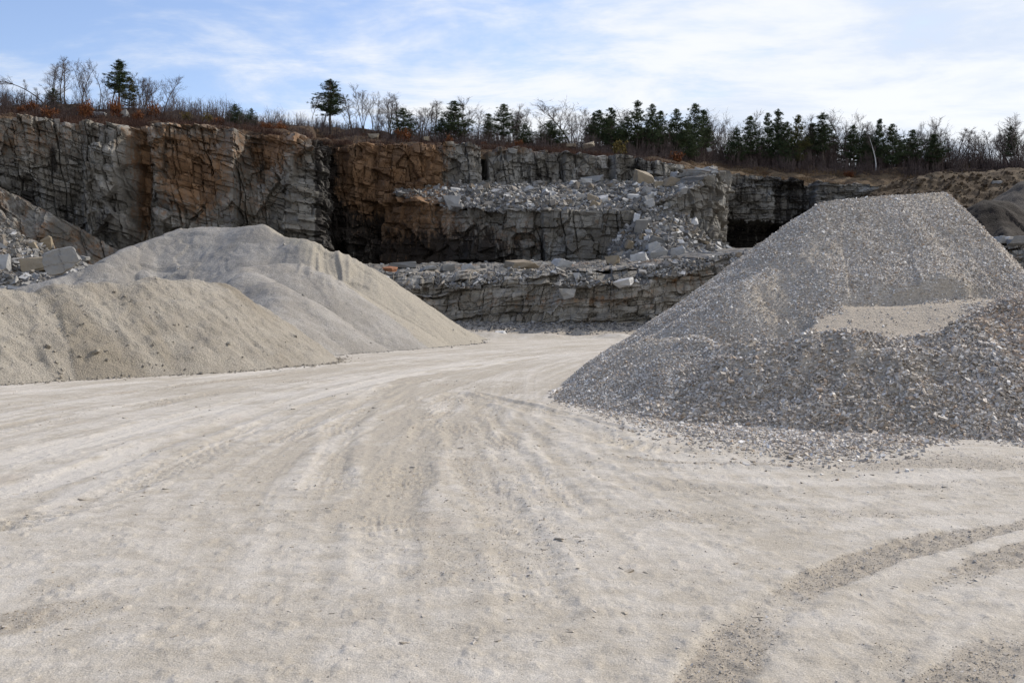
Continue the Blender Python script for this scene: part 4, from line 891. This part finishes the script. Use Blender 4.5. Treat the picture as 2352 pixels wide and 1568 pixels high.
def pine_tree(seed, hgt=8.0, width=.27, low=.2, dens=1.0, top=.5, olive=False, gap=.25):
    r = np.random.default_rng(seed); T, Bs = [], []; tri = []
    n_ = 8; pts = [np.array([0, 0, -.4])]
    for i in range(n_):
        q = np.array([r.normal(0, .05), r.normal(0, .05), hgt * (i + 1) / n_]); T.append((*pts[-1], *q, .11 * (1 - i / (n_ + .4)), .11 * (1 - (i + 1) / (n_ + .4)))); pts.append(q)
    nw = int(20 * dens)
    tips = []
    for w_ in range(nw):
        t = low + (1 - low) * (w_ + r.uniform(0, .7)) / nw; z = t * hgt; prof = (1 - t) ** .75 * (1 if t > low + .18 else .55 + .45 * (t - low) / .18)
        for j in range(int(r.integers(5, 9))):
            if r.uniform() < gap * .8: continue
            a = r.uniform(0, 6.28); L = max(.16, hgt * width * prof * r.uniform(.55, 1.35)); p = np.array([0, 0, z]); rise = r.uniform(.0, .3) + .5 * t
            d = np.array([math.cos(a), math.sin(a), rise]); q = p + d * L * .55; e = q + (d + np.array([0, 0, .35])) * L * .45
            Bs.append((*p, *q, .03, .018)); Bs.append((*q, *e, .018, .008))
            for k in range(max(3, int(L * 8.5))):
                f_ = r.uniform(.3, 1.02); c = (p + (q - p) * f_ / .55) if f_ < .55 else q + (e - q) * (f_ - .55) / .45
                tips.append(c + r.normal(0, 1, 3) * np.array([.15, .15, .05]) * (1 + .3 * L))
    for k in range(8): tips.append(np.array([r.normal(0, .06), r.normal(0, .06), hgt * r.uniform(.93, 1.03)]))
    tips = np.array(tips); m = 12; n = len(tips)
    d = r.normal(0, 1, (n, m, 3)); d[..., 2] = abs(d[..., 2]) * .7 + .1; d /= np.linalg.norm(d, axis=2)[..., None]
    L = r.uniform(.14, .30, (n, m, 1)); s = np.cross(d, r.normal(0, 1, (n, m, 3))); s /= np.linalg.norm(s, axis=2)[..., None]; wd = .03
    b = tips[:, None] + r.normal(0, .05, (n, m, 3)); V = np.stack([b - s * wd, b + s * wd, b + d * L], 2).reshape(-1, 3)
    tv, tf = tube_arrays(T, 6); bv, bf = tube_arrays(Bs, 3)
    nv = len(bv); me = mk_mesh("crown", np.concatenate([bv, V]), [bf, np.arange(len(V)).reshape(-1, 3) + nv], [M_BARKD, M_NEEDLEB if olive else M_NEEDLE])
    mi = np.concatenate([np.zeros(len(bf), np.int32), np.ones(len(V) // 3, np.int32)]); me.polygons.foreach_set('material_index', mi)
    return mk_mesh("trunk", tv, [tf], [M_BARKD], True), me
def shrub(seed, mat):
    r = np.random.default_rng(seed); St = []; tips = []
    for i in range(16):
        a = r.uniform(0, 6.28); d = np.array([math.cos(a) * .35, math.sin(a) * .35, r.uniform(.5, 1)]); p = np.array([d[0] * .2, d[1] * .2, -.2]); q = p + d * r.uniform(.7, 1.1); St.append((*p, *q, .02, .006))
        for j in range(26): tips.append(p + (q - p) * r.uniform(.2, 1.05) + r.normal(0, .13, 3))
    tips = np.array(tips); n = len(tips); m = 3; d = r.normal(0, 1, (n, m, 3)); d /= np.linalg.norm(d, axis=2)[..., None]; s = np.cross(d, r.normal(0, 1, (n, m, 3))); s /= np.linalg.norm(s, axis=2)[..., None]
    b = tips[:, None] + r.normal(0, .05, (n, m, 3)); V = np.stack([b - s * .045, b + s * .045, b + d * .14], 2).reshape(-1, 3)
    tv, tf = tube_arrays(St, 3); return mk_mesh("stems", tv, [tf], [M_BRUSH]), mk_mesh("foliage", V, [np.arange(len(V)).reshape(-1, 3)], [mat])

PINES = [pine_tree(1, width=.25, low=.34), pine_tree(2, width=.30, low=.12), pine_tree(3, width=.22, low=.25), pine_tree(4, width=.36, low=.08, gap=.1), pine_tree(5, width=.20, low=.3, gap=.4), pine_tree(6, width=.28, low=.1, olive=True), pine_tree(7, width=.27, low=.2, gap=.35)]
BARES = [bare_tree(11, spread=.22, low=.3), bare_tree(12, spread=.25, low=.4), bare_tree(13, spread=.34, low=.28, dens=1.25, trunks=2), bare_tree(14, spread=.2, low=.45, dens=.8), bare_tree(15, spread=.3, low=.3, trunks=3), bare_tree(16, spread=.42, low=.25, dens=1.4), bare_tree(17, spread=.18, low=.5, dens=.7)]
LEAN = leaning_tree()
BIRCH = bare_tree(31, spread=.18, low=.5, dens=.7, twist=.035); BIRCH = (BIRCH[0].copy(), BIRCH[1]); BIRCH[0].materials.clear(); BIRCH[0].materials.append(M_BIRCH)
def plant(name, meshes, parts, loc, sc, rz, label, cat, group=None):
    e = bpy.data.objects.new(name, None); C.objects.link(e); e.location = loc; e.scale = sc; e.rotation_euler = (0, 0, rz); e.empty_display_size = .2
    for pn, m in zip(parts, meshes): link(pn, m, e)
    e['label'] = label; e['category'] = cat
    if group: e['group'] = group
    return e
def tree(kind, u, vtop, back, label, wpx=None, group=None, rz=None, var=0, vbase=None):
    x, y, z = [float(q) for q in plat(u, back)]; r = random.Random(int(u * 31 + back * 7 + var))
    ztop = float(Z_(vtop, y)); hgt = ztop - z; k = hgt / 8.0
    lib, nm = (PINES, "pine_tree") if kind == 'p' else (BARES, "bare_tree")
    if kind == 'w': ms = BIRCH; nm = "birch_tree"
    else: ms = lib[var % len(lib)]
    if wpx and kind == 'p': wpx *= .97
    if wpx:
        dim = np.empty(len(ms[1].vertices) * 3, np.float32); ms[1].vertices.foreach_get('co', dim); dim = dim.reshape(-1, 3)
        w0 = np.percentile(dim[:, 0], 97) - np.percentile(dim[:, 0], 3); kx = wpx * y / F / w0
    else: kx = k
    return plant(nm, ms, ("trunk", "crown"), (x, y, z), (kx, kx, k), r.uniform(0, 6.28) if rz is None else rz, label, "tree", group)
# (kind, u, v of the tip, metres behind the rim, label, crown width px, variant)
TREES = [
    ('b', 112, 136, 15, "bare tree standing over the foot of the bent leaning tree", 30, 1),
    ('b', 124, 134, 18, "second bare tree in the tall clump on the left rim", 30, 0),
    ('b', 140, 113, 16, "tallest bare tree of the clump on the left rim", 34, 0),
    ('b', 152, 118, 14, "bare tree with a dark straight trunk on the right side of the tall clump", 36, 1),
    ('b', 187, 132, 15, "slim bare tree with a wavy trunk right of the tall clump", 26, 3),
    ('b', 200, 136, 17, "slim bare forked tree beside the wavy trunk", 30, 2),
    ('b', 228, 150, 16, "thin bare tree halfway between the tall clump and the dark pine", 28, 3),
    ('b', 249, 130, 17, "tall bare tree touching the left side of the dark pine", 38, 1),
    ('p', 274, 140, 15, "tall dark pine on the left rim with clear lower trunk", 46, 0),
    ('p', 298, 177, 13, "smaller olive pine leaning on the tall dark pine", 32, 5),
    ('p', 122, 204, 13, "low dark pine under the tall bare clump", 32, 3),
    ('b', 330, 170, 16, "bare many-branched tree right of the olive pine", 38, 4),
    ('b', 350, 178, 18, "bare tree between the many-branched and the round crowned tree", 30, 2),
    ('b', 375, 171, 14, "bare round crowned tree at the right end of the left group", 42, 5),
    ('p', 540, 240, 8, "small bushy pine on the rim in the middle of the left wall", 32, 3),
    ('p', 577, 250, 9, "smallest bushy pine right of the small bushy pine", 24, 3),
    ('b', 716, 205, 12, "pale feathery bare tree left of the tall lone pine", 24, 3),
    ('b', 741, 177, 12, "tall thin bare tree touching the lone pine", 30, 6),
    ('p', 759, 186, 11, "tall lone pine standing over the rusty wall corner", 60, 0),
    ('b', 812, 212, 12, "bare tree first right of the tall lone pine", 36, 1),
    ('b', 834, 197, 13, "tall bare tree with many upright branches right of the lone pine", 34, 4),
    ('b', 856, 204, 12, "curved bare tree at the right of the upright branched tree", 34, 3),
    ('b', 892, 215, 14, "wide crowned bare tree left behind the broad pine", 46, 4),
    ('b', 915, 222, 16, "thin bare tree rising behind the broad pine", 34, 1),
    ('p', 926, 250, 10, "broad low pine on the rim above the rusty wall", 54, 3),
    ('b', 972, 238, 14, "bushy bare tree between the broad pine and the pointed pine", 46, 4),
    ('b', 1003, 214, 15, "tall slim bare tree left of the pointed pine", 36, 1),
    ('p', 1044, 233, 10, "pointed green pine with long low boughs above the pale wall end", 70, 1),
    ('p', 1014, 272, 11, "short pine tucked beside the pointed green pine", 34, 3),
    ('b', 1064, 230, 15, "bare tree spreading behind the pointed green pine", 56, 5),
    ('p', 1123, 262, 11, "narrow pine left of the two-pine group over the upper wall", 26, 2),
    ('p', 1156, 242, 13, "bigger dense pine of the two-pine group over the upper wall", 46, 6),
    ('b', 1184, 246, 15, "bare tree right behind the bigger dense pine", 38, 4),
    ('b', 1205, 250, 16, "bare bushy tree between the dense pine and the low dark pine", 46, 2),
    ('p', 1206, 284, 13, "low shadowy pine in front of the bare bushy tree", 34, 3),
    ('b', 1258, 258, 16, "thin bare tree rising from the low dark pine", 34, 3),
    ('p', 1264, 278, 12, "wide low dark pine left of the big round bare tree", 54, 3),
    ('b', 1312, 227, 14, "big round crowned bare tree above the upper wall", 80, 5),
    ('b', 1350, 262, 17, "bare tree filling the gap right of the big round bare tree", 40, 4),
    ('b', 1398, 238, 19, "tall bare tree rising behind the first dark pine cluster", 66, 5),
    ('p', 1376, 256, 14, "left pine of the first dark pine cluster", 44, 6),
    ('p', 1404, 249, 13, "middle pine of the first dark pine cluster", 52, 1),
    ('p', 1440, 270, 15, "right lower pine of the first dark pine cluster", 48, 3),
    ('p', 1464, 234, 13, "tallest slender pine with tiered open boughs", 36, 4),
    ('p', 1498, 241, 14, "full green pine right of the tallest slender pine", 46, 1),
    ('p', 1518, 258, 16, "second green pine crowding the full green pine", 40, 6),
    ('p', 1554, 252, 14, "green pine at the left of the middle pine wall", 48, 1),
    ('p', 1596, 242, 15, "highest pine of the middle pine wall", 46, 6),
    ('p', 1617, 254, 14, "narrow pine at the right of the middle pine wall", 34, 2),
    ('p', 1576, 278, 12, "low dark pine filling the middle pine wall", 52, 3),
    ('b', 1660, 249, 16, "bare rounded tree between the two pine groups", 50, 5),
    ('b', 1640, 268, 18, "thin bare tree just right of the middle pine wall", 34, 1),
    ('b', 1716, 262, 18, "bare tree behind the shorter dark pine", 44, 4),
    ('p', 1724, 270, 14, "shorter dark pine left of the right pine group", 42, 6),
    ('p', 1692, 296, 13, "lowest dark pine left of the right pine group", 40, 3),
    ('p', 1763, 261, 15, "left pine of the right pine group", 40, 1),
    ('p', 1788, 255, 14, "highest pine of the right pine group", 38, 4),
    ('p', 1808, 282, 13, "dense pine in the middle of the right pine group", 46, 3),
    ('p', 1834, 265, 13, "olive green pine at the right of the right pine group", 36, 5),
    ('b', 1858, 272, 17, "bare tree between the olive pine and the tiered pine", 40, 4),
    ('p', 1866, 284, 16, "dim pine left of the tiered pine", 34, 2),
    ('p', 1890, 263, 14, "tiered pine with see-through boughs right of the olive pine", 46, 4),
    ('b', 1914, 280, 16, "slim bare tree right of the tiered pine", 32, 1),
    ('b', 1948, 252, 17, "highest pale bare tree in the right-hand woods", 58, 5),
    ('b', 1990, 268, 16, "upright bare tree right of the highest pale bare tree", 40, 4),
    ('p', 1960, 291, 14, "shady pine below the highest pale bare tree", 40, 6),
    ('p', 1986, 303, 15, "low shady pine right of the shady pine", 36, 3),
    ('p', 2020, 275, 14, "spire-shaped pine beside the white birch", 28, 2),
    ('w', 2013, 300, 12, "white barked birch at the edge of the right-hand woods", 20, 0),
    ('p', 2049, 286, 13, "full dark pine right of the white birch", 44, 1),
    ('b', 2074, 283, 17, "bare tree between the full dark pine and the ragged pine", 40, 1),
    ('p', 2097, 301, 14, "ragged dark pine right of the full dark pine", 42, 6),
    ('b', 2142, 273, 16, "wide pale bare tree over the last dense pine", 52, 5),
    ('p', 2145, 310, 13, "last dense dark pine of the right-hand woods", 42, 2),
    ('b', 2194, 282, 15, "tall bare tree with a dark straight trunk in the open right woods", 38, 1),
    ('b', 2240, 288, 15, "bare tree second right of the dark straight trunk", 34, 0),
    ('b', 2274, 288, 16, "slim bare tree with the palest trunk in the open right woods", 32, 6),
    ('b', 2302, 296, 17, "bushy bare tree left of the last narrow pine", 40, 4),
    ('p', 2322, 292, 14, "narrow dark pine near the right picture edge", 26, 4),
    ('b', 2342, 262, 13, "largest dark bare tree at the right picture edge", 50, 2),
]
for i, (k, u, vt, bk_, lab, wp, var) in enumerate(TREES): tree(k, u, vt, bk_, lab, wp * (1.0 if k == 'p' else 1.15), None, None, var)
x, y, z = [float(q) for q in plat(112, 14)]
k = (float(Z_(163, y)) - z) / 2.55
plant("bare_tree", LEAN, ("trunk", "crown"), (x, y, z), (k * .93, k, k), 0, "thin bare tree bent far over to the left on the left rim", "tree")
# slim bare trees of the woods behind, alike
rr = random.Random(77)
def slim(u0, u1, n, lo, hi, label, group):
    for i in range(n):
        u = u0 + (u1 - u0) * (i + rr.random()) / n
        tree('b', u, lerp(u, TREEL, 1) - rr.uniform(lo, hi), rr.uniform(17, 34), label, rr.uniform(22, 36), group, None, rr.choice((0, 1, 3, 6, 4)))
def dim_pines(u0, u1, n, label, group):
    for i in range(n):
        u = u0 + (u1 - u0) * (i + rr.random()) / n; tree('p', u, lerp(u, TREEL, 1) - rr.uniform(38, 82), rr.uniform(18, 30), label, rr.uniform(24, 44), group, None, rr.choice((1, 2, 3, 4, 6)))
dim_pines(1340, 1640, 16, "dim pine in the dark mass behind the middle pine wall", "dim pines behind the middle pine wall")
dim_pines(1690, 2160, 22, "dim pine in the dark mass of the right-hand woods", "dim pines in the right-hand woods")
slim(1620, 2400, 120, 60, 112, "slim bare tree among the crowded trunks of the right-hand woods", "slim bare trees in the right-hand woods")
slim(1100, 1640, 44, 55, 95, "slim bare tree in the thicket behind the middle pines", "slim bare trees behind the middle pines")
slim(790, 1100, 18, 45, 85, "slim bare tree in the thicket right of the lone pine", "slim bare trees right of the lone pine")
slim(0, 440, 18, 35, 75, "slim bare sapling standing in the thicket of the left rim", "slim saplings on the left rim")

SHR = [shrub(1, M_RLEAF), shrub(2, M_RLEAF), shrub(3, M_OLEAF)]
SHRUBS = [(51, 258, 20, 22, 9, "low rust leaved shrub on the far left rim", 0), (74, 252, 26, 26, 10, "rust leaved shrub right of the far left shrub", 1), (113, 266, 34, 30, 6, "wide rust shrub at the edge of the stony left rim", 0),
          (197, 264, 30, 42, 7, "bright rust shrub left of the low grey boulder", 1), (266, 262, 28, 56, 8, "tall rust shrub beside the rounded pale boulder", 0), (318, 270, 24, 22, 7, "small rust shrub right of the rounded pale boulder", 1),
          (354, 256, 26, 46, 9, "brown red shrub below the round crowned bare tree", 0), (430, 270, 26, 26, 8, "olive brown shrub left of the small bushy pine", 2), (474, 268, 26, 28, 8, "rusty olive shrub midway along the left rim", 2),
          (500, 280, 24, 24, 7, "brown shrub just left of the small bushy pine", 0), (611, 288, 22, 22, 6, "rust shrub right of the two bushy pines", 1), (644, 294, 30, 28, 5, "orange rust shrub at the corner of the left wall", 1),
          (926, 302, 34, 40, 7, "rust shrub growing against the broad low pine", 0), (1031, 313, 20, 24, 6, "small rust shrub under the pointed green pine", 1), (1108, 328, 18, 16, 8, "small red shrub left of the narrow pine", 0),
          (1190, 330, 20, 18, 9, "low red brown shrub below the bigger dense pine", 1), (1425, 334, 36, 40, 9, "olive tan shrub in front of the dark pine cluster", 2), (1550, 362, 34, 30, 10, "dark red shrub under the middle pine wall", 0), (1950, 392, 22, 16, 8, "small rusty shrub on the grassy right bank", 1), (2215, 380, 24, 22, 16, "olive shrub in the open right woods", 2)]
for (u, vb_, wp, hp, bk_, lab, var) in SHRUBS:
    x, y, z = [float(q) for q in plat(u, bk_)]; k = hp * y / F / 1.0; kx = wp * y / F / 1.1
    plant("shrub", SHR[var], ("stems", "foliage"), (x, y, z), (kx, kx, k), rr.uniform(0, 6), lab, "shrub")

def brush(label, u0, u1, n, b0, b1, h0, h1, seed, thick=1.0):
    """a thicket of thin leafless stems nobody could count"""
    r = np.random.default_rng(seed); u = r.uniform(u0, u1, n); b = b0 + (b1 - b0) * r.uniform(0, 1, n) ** .8; x, y, z = plat(u, b)
    cl = np.clip(.75 + 1.1 * fbm(u * .02, b * .1, seed, 3), .3, 1.35); hg = r.uniform(h0, h1, n) * cl * (.45 + .55 * sm(b, b0, b0 + 7)); base = np.stack([x, y, z - .3], 1)
    d = np.stack([r.normal(0, .12, n), r.normal(0, .12, n), np.ones(n)], 1); tip = base + d * hg[:, None]
    S = [np.column_stack([base, tip, np.full(n, .022), np.full(n, .008)])]
    for k in range(8):
        f_ = r.uniform(.2, .95, n); p = base + (tip - base) * f_[:, None]; q = p + np.stack([r.normal(0, .3, n), r.normal(0, .3, n), r.uniform(.2, .75, n)], 1) * (hg * .4)[:, None]
        S.append(np.column_stack([p, q, np.full(n, .013), np.full(n, .006)]))
    S = np.concatenate(S); S[:, 6:] *= thick; V, Fq = tube_arrays(S, 3); link("undergrowth", mk_mesh("undergrowth", V, [Fq], [M_BRUSH]), kind='stuff', label=label)
brush("brown leafless brush along the left rim", -420, 720, 6400, 3, 26, 1.2, 3.0, 201)
brush("brown leafless brush on the rim above the rusty and pale walls", 720, 1500, 6500, 2, 26, .9, 2.9, 202)
brush("dark leafless brush at the foot of the right-hand woods", 1440, 2750, 18500, 9, 34, 1.8, 5.2, 203, 1.6)
def ground_tufts(label, u0, u1, n, b0, b1, seed, mat, h):
    r = np.random.default_rng(seed); u = r.uniform(u0, u1, n); b = r.uniform(b0, b1, n); k_ = fbm(u * .015, b * .25, seed, 3) > -.1; u = u[k_]; b = b[k_]; n = len(u); x, y, z = plat(u, b); S = []
    for k in range(7):
        base = np.stack([x, y, z - .1], 1) + r.normal(0, .25, (n, 3)) * np.array([1, 1, 0]); tip = base + np.stack([r.normal(0, .25, n), r.normal(0, .25, n), r.uniform(.3, 1, n) * h], 1)
        S.append(np.column_stack([base, tip, np.full(n, .03), np.full(n, .008)]))
    V, Fq = tube_arrays(np.concatenate(S), 3); link("undergrowth", mk_mesh("undergrowth", V, [Fq], [mat]), kind='stuff', label=label)
ground_tufts("low red brown heath stems covering the rims of the walls", -100, 1560, 5200, .8, 12, 211, plain_mat("heath_stems", (.05, .025, .018), (.11, .06, .04), .4), .8)
ground_tufts("dry brown grass and weeds on the right bank", 1480, 2400, 2600, .8, 12, 212, plain_mat("dry_grass", (.11, .065, .035), (.22, .15, .08), .4), .5)
